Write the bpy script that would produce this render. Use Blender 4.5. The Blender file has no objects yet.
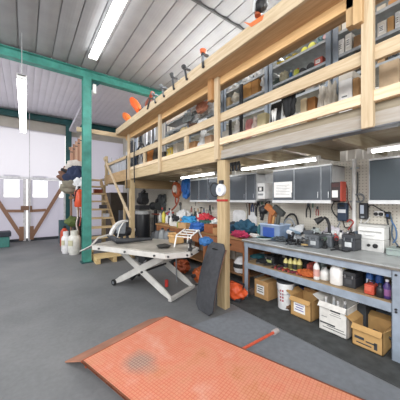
import bpy, bmesh, math, random
from mathutils import Vector, Matrix, noise
R = random.Random(7)
C = bpy.context.scene.collection
SC = bpy.context.scene

# ------------------------------------------------------------------ survey
F = 240.0                      # focal length in pixels of the 400 px frame
CZ = 1.52                      # eye height
YAW = math.radians(36.1)       # camera turned right of the +Y (long) axis
SN, CS = math.sin(YAW), math.cos(YAW)
def ray(px, py):
    a = (px - 200) / F
    return (SN + a * CS, CS - a * SN, (200 - py) / F)
def on_z(px, py, z):
    r = ray(px, py); t = (z - CZ) / r[2]
    return Vector((r[0] * t, r[1] * t, z))
def on_x(px, py, x):
    r = ray(px, py); t = x / r[0]
    return Vector((x, r[1] * t, CZ + r[2] * t))
def on_y(px, py, y):
    r = ray(px, py); t = y / r[1]
    return Vector((r[0] * t, y, CZ + r[2] * t))
def slot(pl, pr, yt, x, z):
    """centre Y, width along Y and height of a thing standing at depth x on level z"""
    a = on_x(pl, 200, x).y; b = on_x(pr, 200, x).y
    h = on_x((pl + pr) / 2, yt, x).z - z
    return (a + b) / 2, abs(a - b), max(h, .02)

# ------------------------------------------------------------------ materials
def lin(c):
    return c / 12.92 if c <= .04045 else ((c + .055) / 1.055) ** 2.4
def rgb(h):
    h = h.lstrip('#')
    return tuple(lin(int(h[i:i + 2], 16) / 255) for i in (0, 2, 4)) + (1,)
_mats = {}
def M(hexc, rough=.55, metal=0., kind='plain', amt=.12, scale=14., bump=0.):
    key = (hexc, rough, metal, kind, amt, scale, bump)
    if key in _mats: return _mats[key]
    m = bpy.data.materials.new(kind + '_' + hexc.lstrip('#')); m.use_nodes = True
    nt = m.node_tree; N = nt.nodes; L = nt.links
    b = N['Principled BSDF']; b.inputs['Roughness'].default_value = rough; b.inputs['Metallic'].default_value = metal
    col = rgb(hexc)
    tc = N.new('ShaderNodeTexCoord')
    nz = N.new('ShaderNodeTexNoise'); nz.inputs['Scale'].default_value = scale; nz.inputs['Detail'].default_value = 5
    mp = N.new('ShaderNodeMapping'); L.new(tc.outputs['Object'], mp.inputs[0]); L.new(mp.outputs[0], nz.inputs['Vector'])
    rp = N.new('ShaderNodeValToRGB')
    dk = tuple(c * (1 - amt * 2) for c in col[:3]) + (1,); lt = tuple(min(1, c * (1 + amt)) for c in col[:3]) + (1,)
    if kind in ('wood', 'woodx', 'woodz'):
        st = {'wood': (9, .7, 9), 'woodx': (.7, 9, 9), 'woodz': (9, 9, .7)}[kind]
        mp.inputs['Scale'].default_value = st; nz.inputs['Scale'].default_value = 4.5; nz.inputs['Distortion'].default_value = .6
        dk = (col[0] * .80, col[1] * .74, col[2] * .66, 1)
    rp.color_ramp.elements[0].position = .3; rp.color_ramp.elements[1].position = .7
    rp.color_ramp.elements[0].color = dk; rp.color_ramp.elements[1].color = lt
    L.new(nz.outputs['Fac'], rp.inputs[0]); L.new(rp.outputs[0], b.inputs['Base Color'])
    if bump:
        bp = N.new('ShaderNodeBump'); bp.inputs['Strength'].default_value = bump; bp.inputs['Distance'].default_value = .01
        L.new(nz.outputs['Fac'], bp.inputs['Height']); L.new(bp.outputs[0], b.inputs['Normal'])
    if kind == 'clear':
        b.inputs['Transmission Weight'].default_value = .55; b.inputs['Alpha'].default_value = .85
    _mats[key] = m
    return m
def emit(hexc, s):
    key = ('emit', hexc, s)
    if key in _mats: return _mats[key]
    m = bpy.data.materials.new('lamp_glow'); m.use_nodes = True
    b = m.node_tree.nodes['Principled BSDF']; b.inputs['Base Color'].default_value = rgb(hexc)
    b.inputs['Emission Color'].default_value = rgb(hexc); b.inputs['Emission Strength'].default_value = s
    _mats[key] = m; return m
def wood(h='#d8b98c'): return M(h, .6, 0, 'wood', .08)
def woodx(h='#d8b98c'): return M(h, .6, 0, 'woodx', .08)
def woodz(h='#d8b98c'): return M(h, .6, 0, 'woodz', .08)
CARD = M('#c39a68', .8, 0, 'plain', .08, 8); CARD_IN = M('#9a7549', .85); CARD_D = M('#a07a50', .85)
WHITE = M('#e6e6e4', .45, 0, 'plain', .05); PAPER = M('#f0f0ee', .7, 0, 'plain', .03)
BLACK = M('#1c1d20', .5); DARK = M('#2c2e33', .5); RUBBER = M('#26282b', .8)
STEEL = M('#9aa0a6', .35, .8); STEELD = M('#5a5e64', .4, .7); CHROME = M('#c8ccd0', .2, 1.)
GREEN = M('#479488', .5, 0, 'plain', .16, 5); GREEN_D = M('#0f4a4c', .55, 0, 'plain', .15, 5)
RACK = M('#8b95a1', .45, .35, 'plain', .1); BENCH = M('#9aa7b6', .5, .1, 'plain', .1, 9)
ORANGE = M('#e0602a', .5); RED = M('#b8322c', .5); BLUE = M('#2c64ae', .5); TEAL = M('#2f7f86', .6); YELLOW = M('#e0c43c', .5)
PINE = '#cab89b'

# ------------------------------------------------------------------ mesh builder
class MB:
    def __init__(s): s.v = []; s.f = []
    def add(s, vs, fs):
        o = len(s.v); s.v += [Vector(v) for v in vs]; s.f += [tuple(i + o for i in f) for f in fs]; return s
    def box(s, c, d, rot=None):
        x, y, z = d[0] / 2, d[1] / 2, d[2] / 2
        vs = [Vector((a, b, e)) for a in (-x, x) for b in (-y, y) for e in (-z, z)]
        if rot is not None: vs = [rot @ v for v in vs]
        c = Vector(c)
        return s.add([v + c for v in vs], [(0, 1, 3, 2), (4, 6, 7, 5), (0, 4, 5, 1), (2, 3, 7, 6), (0, 2, 6, 4), (1, 5, 7, 3)])
    def span(s, a, b):
        return s.box([(a[i] + b[i]) / 2 for i in range(3)], [abs(a[i] - b[i]) for i in range(3)])
    def beam(s, p, q, w, t, side=None):
        p, q = Vector(p), Vector(q); d = (q - p); l = d.length; d.normalize()
        sd = Vector(side) if side is not None else (Vector((0, 0, 1)).cross(d) if abs(d.z) < .95 else Vector((1, 0, 0)))
        sd = (sd - d * sd.dot(d)).normalized(); u = d.cross(sd)
        vs = []
        for e in (p, q):
            for a, b in ((-1, -1), (1, -1), (1, 1), (-1, 1)): vs.append(e + sd * a * w / 2 + u * b * t / 2)
        return s.add(vs, [(3, 2, 1, 0), (4, 5, 6, 7), (0, 1, 5, 4), (1, 2, 6, 5), (2, 3, 7, 6), (3, 0, 4, 7)])
    def cyl(s, p, q, r0, r1=None, n=14):
        r1 = r0 if r1 is None else r1
        p, q = Vector(p), Vector(q); d = (q - p).normalized()
        a = d.orthogonal().normalized(); b = d.cross(a)
        vs = [e + (a * math.cos(2 * math.pi * i / n) + b * math.sin(2 * math.pi * i / n)) * r for e, r in ((p, r0), (q, r1)) for i in range(n)]
        fs = [(i, (i + 1) % n, n + (i + 1) % n, n + i) for i in range(n)] + [tuple(range(n - 1, -1, -1)), tuple(range(n, 2 * n))]
        return s.add(vs, fs)
    def tube(s, pts, r, n=8, closed=False):
        pts = [Vector(p) for p in pts]; m = len(pts); vs = []; fs = []
        a = None
        for i, p in enumerate(pts):
            if closed: d = pts[(i + 1) % m] - pts[i - 1]
            else: d = pts[min(i + 1, m - 1)] - pts[max(i - 1, 0)]
            d.normalize()
            a = d.orthogonal() if a is None else a - d * a.dot(d)
            if a.length < 1e-6: a = d.orthogonal()
            a.normalize(); b = d.cross(a)
            rr = r[i] if isinstance(r, (list, tuple)) else r
            vs += [p + (a * math.cos(2 * math.pi * k / n) + b * math.sin(2 * math.pi * k / n)) * rr for k in range(n)]
        for i in range(m if closed else m - 1):
            j = (i + 1) % m
            fs += [(i * n + k, i * n + (k + 1) % n, j * n + (k + 1) % n, j * n + k) for k in range(n)]
        if not closed: fs += [tuple(range(n - 1, -1, -1)), tuple((m - 1) * n + k for k in range(n))]
        return s.add(vs, fs)
    def lathe(s, prof, c=(0, 0, 0), n=18, sx=1., sy=1.):
        c = Vector(c); vs = []; fs = []; m = len(prof)
        for r, z in prof:
            vs += [c + Vector((r * sx * math.cos(2 * math.pi * k / n), r * sy * math.sin(2 * math.pi * k / n), z)) for k in range(n)]
        for i in range(m - 1):
            fs += [(i * n + k, i * n + (k + 1) % n, (i + 1) * n + (k + 1) % n, (i + 1) * n + k) for k in range(n)]
        fs += [tuple(range(n - 1, -1, -1)), tuple((m - 1) * n + k for k in range(n))]
        return s.add(vs, fs)
    def prism(s, poly, ext):
        n = len(poly); e = Vector(ext); p = [Vector(v) for v in poly]
        return s.add(p + [v + e for v in p], [tuple(range(n - 1, -1, -1)), tuple(range(n, 2 * n))] + [(i, (i + 1) % n, n + (i + 1) % n, n + i) for i in range(n)])
    def blob(s, c, d, seed=0, amp=.25, sub=3, flat=True, freq=2.2):
        bm = bmesh.new(); bmesh.ops.create_icosphere(bm, subdivisions=sub, radius=1)
        bm.verts.ensure_lookup_table(); vs = []
        for v in bm.verts:
            k = 1 + amp * noise.noise(v.co * freq + Vector((seed * 3.1, seed * 1.7, seed)))
            p = v.co * k
            z = p.z * d[2] / 2
            if flat: z = max(z, -d[2] * .42)
            vs.append((c[0] + p.x * d[0] / 2, c[1] + p.y * d[1] / 2, c[2] + z))
        fs = [tuple(l.vert.index for l in f.loops) for f in bm.faces]; bm.free()
        return s.add(vs, fs)
    def build(s, name, mat, parent=None, bevel=0., smooth=False, world=False):
        me = bpy.data.meshes.new(name); me.from_pydata([tuple(v) for v in s.v], [], s.f); me.validate(); me.update()
        bm = bmesh.new(); bm.from_mesh(me); bmesh.ops.recalc_face_normals(bm, faces=bm.faces); bm.to_mesh(me); bm.free()
        if smooth:
            for p in me.polygons: p.use_smooth = True
            me.set_sharp_from_angle(angle=math.radians(42))
        me.materials.append(mat)
        o = bpy.data.objects.new(name, me); C.objects.link(o)
        if parent is not None:
            o.parent = parent
            if world:
                w = Matrix.Translation(parent.location) @ parent.rotation_euler.to_matrix().to_4x4()
                o.matrix_parent_inverse = Matrix.Identity(4); o.matrix_basis = w.inverted()
        if bevel:
            md = o.modifiers.new('bevel', 'BEVEL'); md.width = bevel; md.segments = 2; md.limit_method = 'ANGLE'; md.angle_limit = .7
        return o
def tag(o, label, cat, group=None, kind=None):
    o['label'] = label; o['category'] = cat
    if group: o['group'] = group
    if kind: o['kind'] = kind
    return o
def thing(name, label, cat, loc=(0, 0, 0), rz=0., group=None):
    o = bpy.data.objects.new(name, None); C.objects.link(o); o.empty_display_size = .1
    o.location = loc; o.rotation_euler = (0, 0, rz)
    return tag(o, label, cat, group)
def struct(name, mb, mat, **k):
    o = mb.build(name, mat, **k); o['kind'] = 'structure'; return o
def dup(root, loc, rz=None, label=None, group=None):
    r = root.copy(); C.objects.link(r); r.location = loc
    if rz is not None: r.rotation_euler = (0, 0, rz)
    if label: r['label'] = label
    if group: r['group'] = group
    for ch in list(root.children):
        c = ch.copy(); C.objects.link(c); c.parent = r
        for g in list(ch.children):
            d = g.copy(); C.objects.link(d); d.parent = c
    return r
RZ = lambda a: Matrix.Rotation(a, 3, 'Z')
RX = lambda a: Matrix.Rotation(a, 3, 'X')
RY = lambda a: Matrix.Rotation(a, 3, 'Y')
# ------------------------------------------------------------------ special materials
def floor_mat():
    m = bpy.data.materials.new('painted_concrete'); m.use_nodes = True; N = m.node_tree.nodes; L = m.node_tree.links
    b = N['Principled BSDF']; tc = N.new('ShaderNodeTexCoord')
    n1 = N.new('ShaderNodeTexNoise'); n1.inputs['Scale'].default_value = .55; n1.inputs['Detail'].default_value = 8; n1.inputs['Roughness'].default_value = .65
    n2 = N.new('ShaderNodeTexNoise'); n2.inputs['Scale'].default_value = 26; n2.inputs['Detail'].default_value = 6
    L.new(tc.outputs['Object'], n1.inputs['Vector']); L.new(tc.outputs['Object'], n2.inputs['Vector'])
    r1 = N.new('ShaderNodeValToRGB'); e = r1.color_ramp.elements
    e[0].position = .32; e[0].color = rgb('#696c6f'); e[1].position = .66; e[1].color = rgb('#838587')
    L.new(n1.outputs['Fac'], r1.inputs[0])
    r2 = N.new('ShaderNodeValToRGB'); e = r2.color_ramp.elements
    e[0].position = .3; e[0].color = (.84, .84, .84, 1); e[1].position = .65; e[1].color = (1, 1, 1, 1)
    L.new(n2.outputs['Fac'], r2.inputs[0])
    mx = N.new('ShaderNodeMix'); mx.data_type = 'RGBA'; mx.blend_type = 'MULTIPLY'; mx.inputs[0].default_value = .7
    L.new(r1.outputs[0], mx.inputs[6]); L.new(r2.outputs[0], mx.inputs[7]); L.new(mx.outputs[2], b.inputs['Base Color'])
    b.inputs['Roughness'].default_value = .62
    return m
def plate_mat():
    m = bpy.data.materials.new('orange_tread_plate'); m.use_nodes = True; N = m.node_tree.nodes; L = m.node_tree.links
    b = N['Principled BSDF']; tc = N.new('ShaderNodeTexCoord')
    br = N.new('ShaderNodeTexBrick'); br.offset = 0; br.inputs['Scale'].default_value = 1
    br.inputs['Brick Width'].default_value = .026; br.inputs['Row Height'].default_value = .026; br.inputs['Mortar Size'].default_value = .0036
    br.inputs['Mortar Smooth'].default_value = .3
    L.new(tc.outputs['Object'], br.inputs['Vector'])
    br.inputs['Color1'].default_value = rgb('#d8927a'); br.inputs['Color2'].default_value = rgb('#d49878'); br.inputs['Mortar'].default_value = rgb('#b9553a')
    n1 = N.new('ShaderNodeTexNoise'); n1.inputs['Scale'].default_value = 2.6; n1.inputs['Detail'].default_value = 9; n1.inputs['Roughness'].default_value = .62
    L.new(tc.outputs['Object'], n1.inputs['Vector'])
    r1 = N.new('ShaderNodeValToRGB'); e = r1.color_ramp.elements
    e[0].position = .32; e[0].color = rgb('#9a6a48'); e[1].position = .74; e[1].color = rgb('#e6b4a2')
    for p_, c_ in ((.42, '#cf8860'), (.5, '#dc9478'), (.57, '#dc8468')):
        q_ = r1.color_ramp.elements.new(p_); q_.color = rgb(c_)
    L.new(n1.outputs['Fac'], r1.inputs[0])
    mx = N.new('ShaderNodeMix'); mx.data_type = 'RGBA'; mx.inputs[0].default_value = .6
    L.new(br.outputs['Color'], mx.inputs[6]); L.new(r1.outputs[0], mx.inputs[7])
    # one scuffed patch worn to bare metal near the low edge: distance from a point on the plate
    vd = N.new('ShaderNodeVectorMath'); vd.operation = 'DISTANCE'; vd.inputs[1].default_value = (.30, -.39, .15)
    L.new(tc.outputs['Object'], vd.inputs[0])
    ad = N.new('ShaderNodeMath'); ad.operation = 'MULTIPLY_ADD'; ad.inputs[1].default_value = .35; L.new(n1.outputs['Fac'], ad.inputs[0]); L.new(vd.outputs['Value'], ad.inputs[2])
    mr = N.new('ShaderNodeMapRange'); mr.inputs[1].default_value = .26; mr.inputs[2].default_value = .38; mr.inputs[3].default_value = .75; mr.inputs[4].default_value = 0
    L.new(ad.outputs[0], mr.inputs[0])
    gm = N.new('ShaderNodeMix'); gm.data_type = 'RGBA'; gm.inputs[6].default_value = rgb('#a89a8e'); gm.inputs[7].default_value = rgb('#6f6864')
    L.new(br.outputs['Fac'], gm.inputs[0])
    m2 = N.new('ShaderNodeMix'); m2.data_type = 'RGBA'
    L.new(mr.outputs[0], m2.inputs[0]); L.new(mx.outputs[2], m2.inputs[6]); L.new(gm.outputs[2], m2.inputs[7])
    L.new(m2.outputs[2], b.inputs['Base Color']); b.inputs['Roughness'].default_value = .6
    bp = N.new('ShaderNodeBump'); bp.inputs['Strength'].default_value = .35; bp.inputs['Distance'].default_value = .003
    L.new(br.outputs['Fac'], bp.inputs['Height']); L.new(bp.outputs[0], b.inputs['Normal'])
    return m
def peg_mat():
    m = bpy.data.materials.new('pegboard'); m.use_nodes = True; N = m.node_tree.nodes; L = m.node_tree.links
    b = N['Principled BSDF']; tc = N.new('ShaderNodeTexCoord')
    mp = N.new('ShaderNodeMapping'); mp.inputs['Scale'].default_value = (0, 25, 25); L.new(tc.outputs['Object'], mp.inputs[0])
    fr = N.new('ShaderNodeVectorMath'); fr.operation = 'FRACTION'; L.new(mp.outputs[0], fr.inputs[0])
    ds = N.new('ShaderNodeVectorMath'); ds.operation = 'DISTANCE'; ds.inputs[1].default_value = (0, .5, .5); L.new(fr.outputs[0], ds.inputs[0])
    rp = N.new('ShaderNodeValToRGB'); e = rp.color_ramp.elements
    e[0].position = .17; e[0].color = rgb('#9c968a'); e[1].position = .21; e[1].color = rgb('#cdc8bd')
    L.new(ds.outputs['Value'], rp.inputs[0]); L.new(rp.outputs[0], b.inputs['Base Color']); b.inputs['Roughness'].default_value = .6
    return m
def tarp_mat(name, hexc, tr=.6):
    m = bpy.data.materials.new(name); m.use_nodes = True; N = m.node_tree.nodes; L = m.node_tree.links
    b = N['Principled BSDF']; out = N['Material Output']; b.inputs['Base Color'].default_value = rgb(hexc); b.inputs['Roughness'].default_value = .45
    t = N.new('ShaderNodeBsdfTranslucent'); t.inputs['Color'].default_value = rgb(hexc)
    nz = N.new('ShaderNodeTexNoise'); nz.inputs['Scale'].default_value = 1.3; nz.inputs['Detail'].default_value = 4
    bp = N.new('ShaderNodeBump'); bp.inputs['Strength'].default_value = .5; bp.inputs['Distance'].default_value = .08
    L.new(nz.outputs['Fac'], bp.inputs['Height']); L.new(bp.outputs[0], b.inputs['Normal']); L.new(bp.outputs[0], t.inputs['Normal'])
    mx = N.new('ShaderNodeMixShader'); mx.inputs[0].default_value = tr
    L.new(b.outputs[0], mx.inputs[1]); L.new(t.outputs[0], mx.inputs[2]); L.new(mx.outputs[0], out.inputs[0])
    return m
def film_mat():
    m = bpy.data.materials.new('clear_film'); m.use_nodes = True; N = m.node_tree.nodes; L = m.node_tree.links
    out = N['Material Output']; t = N.new('ShaderNodeBsdfTransparent'); t.inputs[0].default_value = (.97, .98, 1, 1)
    g = N['Principled BSDF']; g.inputs['Base Color'].default_value = (.9, .92, .95, 1); g.inputs['Roughness'].default_value = .1
    mx = N.new('ShaderNodeMixShader'); mx.inputs[0].default_value = .18
    L.new(t.outputs[0], mx.inputs[1]); L.new(g.outputs[0], mx.inputs[2]); L.new(mx.outputs[0], out.inputs[0])
    return m

# ------------------------------------------------------------------ room shell
XW, YB, ZC = 3.66, 11.0, 4.72
fl = MB(); fl.span((-7, -4, -.1), (XW + .1, YB + .1, 0)); struct('floor', fl, floor_mat())
def ribbed(y0, y1, z, mat, pitch, rib, hgt, x0=-7., x1=XW):
    prof = []; x = x0
    while x < x1:
        w = pitch - rib; prof += [(x + w * k / 6, z - hgt * math.sin(math.pi * k / 6)) for k in range(7)] + [(x + w + rib * .3, z + rib), (x + w + rib * .7, z + rib)]; x += pitch
    prof.append((x, z)); mb = MB(); n = len(prof)
    vs = [(a, y0, b) for a, b in prof] + [(a, y1, b) for a, b in prof] + [(prof[0][0], y0, z + .12), (prof[-1][0], y0, z + .12), (prof[0][0], y1, z + .12), (prof[-1][0], y1, z + .12)]
    fs = [(i, i + 1, n + i + 1, n + i) for i in range(n - 1)] + [(2 * n, 2 * n + 1, 2 * n + 3, 2 * n + 2), (0, 2 * n, 2 * n + 2, n), (n - 1, 2 * n - 1, 2 * n + 3, 2 * n + 1)]
    mb.add(vs, fs); return struct('ceiling', mb, mat)
ribbed(-4, 6.42, ZC + .03, M('#98989a', .6, 0, 'plain', .05, 3), .30, .022, .02)
ribbed(6.42, YB, ZC + .03, M('#e2dee8', .6, 0, 'plain', .03, 2), .16, .012, .006)
sm = MB(); sm.span((-7, 3.14, ZC - .022), (XW, 3.17, ZC + .03)); struct('trim_1', sm, M('#4a4a4c', .6))
# corrugated cladding on the right wall
mb = MB(); y = -4.; prof = []
while y < YB:
    prof += [(y, 0), (y + .10, 0), (y + .115, -.025), (y + .185, -.025)]; y += .20
vs = [(XW + o, yy, 0) for yy, o in prof] + [(XW + o, yy, ZC + .1) for yy, o in prof]; n = len(prof)
mb.add(vs, [(i, i + 1, n + i + 1, n + i) for i in range(n - 1)]); struct('wall_right', mb, M('#bdb9b1', .55, 0, 'plain', .06, 4))
pg = MB(); pg.span((XW - .04, -1.0, .86), (XW - .028, 9.2, 2.06)); struct('trim_2', pg, peg_mat())

# back wall: beige cladding band over a white translucent tarp with two framed tarp doors
TARP = tarp_mat('white_tarp', '#dad8e1', .55)
b0 = MB(); b0.span((-7, YB - .01, 4.1), (XW, YB + .03, ZC + .12)); struct('wall_back', b0, M('#b3aca4', .6, 0, 'plain', .06, 3))
RAILZ = on_y(30, 178.5, YB).z
xa = on_y(-14, 200, YB).x; xm = on_y(27, 200, YB).x; xb = on_y(66, 200, YB).x
tp = MB()
for i in range(40):                                    # gently rippled sheet above the doors
    u0, u1 = i / 40, (i + 1) / 40
    xx0, xx1 = -7 + 8.3 * u0, -7 + 8.3 * u1
    o0, o1 = .02 * math.sin(u0 * 40), .02 * math.sin(u1 * 40)
    tp.add([(xx0, YB - .02 + o0, RAILZ), (xx1, YB - .02 + o1, RAILZ), (xx1, YB - .02, 4.14), (xx0, YB - .02, 4.14)], [(0, 1, 2, 3)])
struct('wall_back', tp, TARP, smooth=True)
tp = MB(); tp.span((xb + .05, YB, 0), (XW, YB + .02, 4.14)); struct('wall_back', tp, tarp_mat('white_tarp_side', '#e2e0e8', .45))
tp = MB(); tp.span((-7, YB, 0), (xa - .05, YB + .02, RAILZ)); struct('wall_back', tp, TARP)
tr = MB(); tr.span((-7, YB - .09, RAILZ - .04), (xb + .1, YB - .03, RAILZ + .05)); struct('trim_3', tr, M('#d9d9de', .5))
tr = MB(); tr.span((-7, YB - .06, .0), (xb, YB - .01, .1)); struct('trim_4', tr, M('#33363e', .7))
FILM = film_mat(); BROWN = wood('#8d6a55')
def tarp_door(name, x0, x1, mid_left):
    sheet = MB(); z0, z1 = .1, RAILZ - .05
    # sheet with openings where the clear film windows sit
    W = []
    cx = [x0, x0 + .30 * (x1 - x0), x0 + .42 * (x1 - x0), x0 + .82 * (x1 - x0), x1] if not mid_left else [x0, x0 + .12 * (x1 - x0), x0 + .5 * (x1 - x0), x0 + .80 * (x1 - x0), x1]
    zw0, zw1 = 1.62, 2.42
    cells = []
    for i in range(4):
        hole = (i in (0, 2)) if not mid_left else (i in (1, 3))
        a, b = cx[i], cx[i + 1]
        if hole:
            sheet.span((a, YB - .03, z0), (b, YB - .022, zw0)); sheet.span((a, YB - .03, zw1), (b, YB - .022, z1)); cells.append((a, b))
        else: sheet.span((a, YB - .03, z0), (b, YB - .022, z1))
    d = struct(name, sheet, TARP)
    for a, b in cells:
        w = MB(); zb = zw0 + (.12 if b - a < .6 else 0)
        w.span((a, YB - .026, zb), (b, YB - .024, zw1)); w.build('window_film', FILM, d)
    for xx in (x0 + .05, x1 - .05):
        p = MB(); p.span((xx - .045, YB - .1, .02), (xx + .045, YB - .03, RAILZ - .04)); p.build('frame_post', M('#d2d0d2', .5), d)
    return d
d1 = tarp_door('door_1', xa, xm - .02, False)
d2 = tarp_door('door_2', xm + .02, xb, True)
def pt(px, py): return on_y(px, py, YB - .09)
for d, a, b in ((d1, (-12, 186), (22.5, 238)), (d2, (61.5, 188), (31, 238))):
    m = MB(); m.beam(pt(*a), pt(*b), .12, .05, side=(1, 0, 0)); m.build('diagonal_brace', BROWN, d)
for d, a, b in ((d1, (6, 211), (24, 211)), (d2, (29, 211), (46, 210))):
    m = MB(); m.beam(pt(*a), pt(*b), .06, .1, side=(0, 1, 0)); m.build('cross_brace', BROWN, d)
for d, a in ((d1, (21.5, 233)), (d2, (31.5, 233))):
    m = MB(); q = pt(*a); m.box((q.x, YB - .11, .3), (.14, .03, .5)); m.build('foot_block', BROWN, d)
m = MB(); q = pt(26.5, 208); m.box((q.x, YB - .14, q.z), (.34, .04, .16)); m.build('latch_board', wood('#7a5c4a'), d2)

# ------------------------------------------------------------------ steel frames
def steel_frame(y, x, label, mats, base=True):
    t = thing('steel_frame', label, 'steel frame', (x, y, 0))
    m = MB(); w = .105
    for s in (-1, 1): m.box((0, s * .085, 2.24), (.19, .014, 4.48))
    m.box((0, 0, 2.24), (.012, .16, 4.48)); m.build('column', mats, t, bevel=.003)
    if base:
        m = MB(); m.box((0, 0, .012), (.26, .26, .024)); m.build('base_plate', GREEN_D, t)
    m = MB()
    for z in (4.49, 4.68): m.box(((-6.9 + XW) / 2 - x, 0, z), (XW + 6.9, .17, .016))
    m.box(((-6.9 + XW) / 2 - x, 0, 4.585), (XW + 6.9, .014, .19)); m.build('roof_beam', mats, t)
    m = MB(); m.prism([(.07, -.01, 4.48), (.34, -.01, 4.48), (.07, -.01, 4.2)], (0, .02, 0)); m.build('gusset', GREEN_D, t)
    return t
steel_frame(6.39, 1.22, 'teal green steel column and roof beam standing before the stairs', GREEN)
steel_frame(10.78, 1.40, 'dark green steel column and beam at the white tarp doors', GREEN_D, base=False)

# ------------------------------------------------------------------ mezzanine (one bolted structure, with its stair rail)
XF = 2.23
mz = thing('mezzanine', 'timber mezzanine platform with pine rails and an overhead tool shelf', 'mezzanine', (XF, 2.5, 0))
def part(name, mb, mat, bev=.004, par=mz): return mb.build(name, mat, par, bevel=bev, world=True)
PW, PWX, PWZ = wood(PINE), woodx(PINE), woodz(PINE)
OLDW = wood('#c9b592'); OLDX = woodx('#a3957a'); OLDZ = woodz('#bfab87'); GREYW = M('#a8a29a', .6, 0, 'wood', .05)
for i, y in enumerate((.755, 2.61, 4.4, 6.2)):                       # upper posts nailed outside the rails
    m = MB(); z0 = 2.09 if i != 3 else 2.05
    m.span((XF - .05, y - .042, z0), (XF, y + .042, 3.25)); part('rail_post', m, PWZ)
for y in (3.5, 5.3):
    m = MB(); m.span((XF + .01, y - .045, 2.38), (XF + .06, y + .045, 2.68)); part('rail_stud', m, PWZ)
m = MB(); m.span((XF, .83, 3.0), (XF + .08, .93, 3.25)); m.span((XF - .09, .775, 2.93), (XF - .0, .84, 3.25)); part('rail_block', m, woodz('#c9ab80'))
m = MB(); m.span((XF - .09, 2.66, 2.95), (XF, 2.75, 3.26)); part('rail_block', m, woodz('#b58a5c'))
m = MB(); m.span((XF, -.8, 2.625), (XF + .04, 6.25, 2.745)); part('mid_rail', m, PW)
m = MB(); m.span((XF - .035, -.8, 2.29), (XF, 2.55, 2.378)); m.span((XF - .01, 2.5, 2.30), (XF + .03, 6.25, 2.378)); part('lower_rail', m, wood('#ead6b8'))
m = MB(); m.span((XF, -.8, 3.15), (XF + .04, 6.5, 3.27)); part('top_rail', m, wood('#e0bb88'))
m = MB(); m.span((1.99, -.8, 3.255), (XF + .30, 6.5, 3.285)); part('top_shelf', m, wood('#c9a882'))
m = MB(); m.span((1.955, -.8, 3.25), (1.99, 6.5, 3.405)); part('shelf_lip', m, PW)
m = MB(); m.span((1.02, 6.497, 3.20), (2.3, 6.535, 3.31)); part('header_board', m, PWX)
m = MB(); m.span((XF, 2.55, 2.075), (XF + .045, 6.3, 2.295)); part('fascia_board', m, OLDW)
m = MB(); m.span((XF - .005, -.8, 2.10), (XF + .07, 2.55, 2.215)); part('fascia_beam', m, GREYW)
m = MB(); m.span((XF - .02, -.8, 2.085), (XF + .09, 2.55, 2.10)); part('fascia_flange', m, M('#6d7074', .5, .5))
m = MB(); m.span((XF + .03, -.8, 2.205), (XW - .05, 2.55, 2.295)); m.span((XF + .045, 2.55, 2.235), (XW - .05, 9.4, 2.295)); part('deck', m, wood('#958c7a'))
y = -.6
while y < 9.3:
    m = MB(); m.span((XF + .08, y - .025, 2.07), (XW - .06, y + .025, 2.22)); part('joist', m, woodx('#a09680') if y < 2.6 else OLDX, 0); y += .55
m = MB(); m.span((2.1, 6.12, 1.83), (XW - .05, 6.2, 2.05)); part('cross_beam', m, woodx('#9a8462'))
m = MB(); m.span((2.235, 2.475, 0), (2.28, 2.645, 2.08)); part('ground_post', m, OLDZ); m = MB(); m.span((2.2805, 2.485, 0), (2.335, 2.64, 2.08)); part('ground_post', m, woodz('#b09b78'))
m = MB(); m.span((2.215, 6.1, 0), (2.33, 6.22, 2.06)); part('ground_post', m, OLDZ)
m = MB(); m.span((XF - .02, 8.9, 0), (XF + .1, 9.02, 2.06)); part('ground_post', m, OLDZ)
# guard along the stair side of the platform
m = MB(); m.span((XF, 6.25, 2.66), (XF + .04, 8.7, 2.74)); part('mid_rail', m, OLDW)
m = MB(); m.span((XF, 6.25, 2.06), (XF + .04, 8.7, 2.36)); part('fascia_board', m, wood('#bfa27a'))
m = MB(); m.span((XF - .04, 8.40, 2.0), (XF + .04, 8.48, 3.0)); part('rail_post', m, OLDZ)
m = MB(); yy = 6.3
while yy < 8.4:
    m.span((XF + .05, yy, 2.32), (XF + .06, yy + .09, 2.66 + .3 * R.random())); yy += .13
part('guard_panel', m, M('#b9c0cc', .4, 0, 'woodz', .1), 0)

# ------------------------------------------------------------------ stair
st = thing('staircase', 'open wooden staircase rising to the mezzanine behind the green column', 'stairs', (1.77, 6.62, 0))
x0, x1 = 1.44, 2.18
for k in range(9):
    z = .25 + .25 * k; y = 6.70 + .285 * k
    m = MB(); m.span((x0, y, z - .05), (x1, y + .26, z)); part('tread', m, woodx('#dcc59c'), .004, st)
for xx in (x0 - .02, x1 + .02):
    m = MB(); m.beam((xx, 6.72, .10), (xx, 9.08, 2.20), .04, .2, side=(1, 0, 0)); part('stringer', m, woodz('#c6aa80'), .003, st)
m = MB(); m.beam((x1 + .03, 6.12, 1.06), (x1 + .03, 8.66, 2.97), .04, .09, side=(1, 0, 0)); part('handrail', m, wood('#e2d0b4'), .004, st)
m = MB(); m.span((x1 + .042, 6.62, 0), (x1 + .09, 6.7, 1.45)); part('newel_post', m, OLDZ, .004, st)

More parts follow.
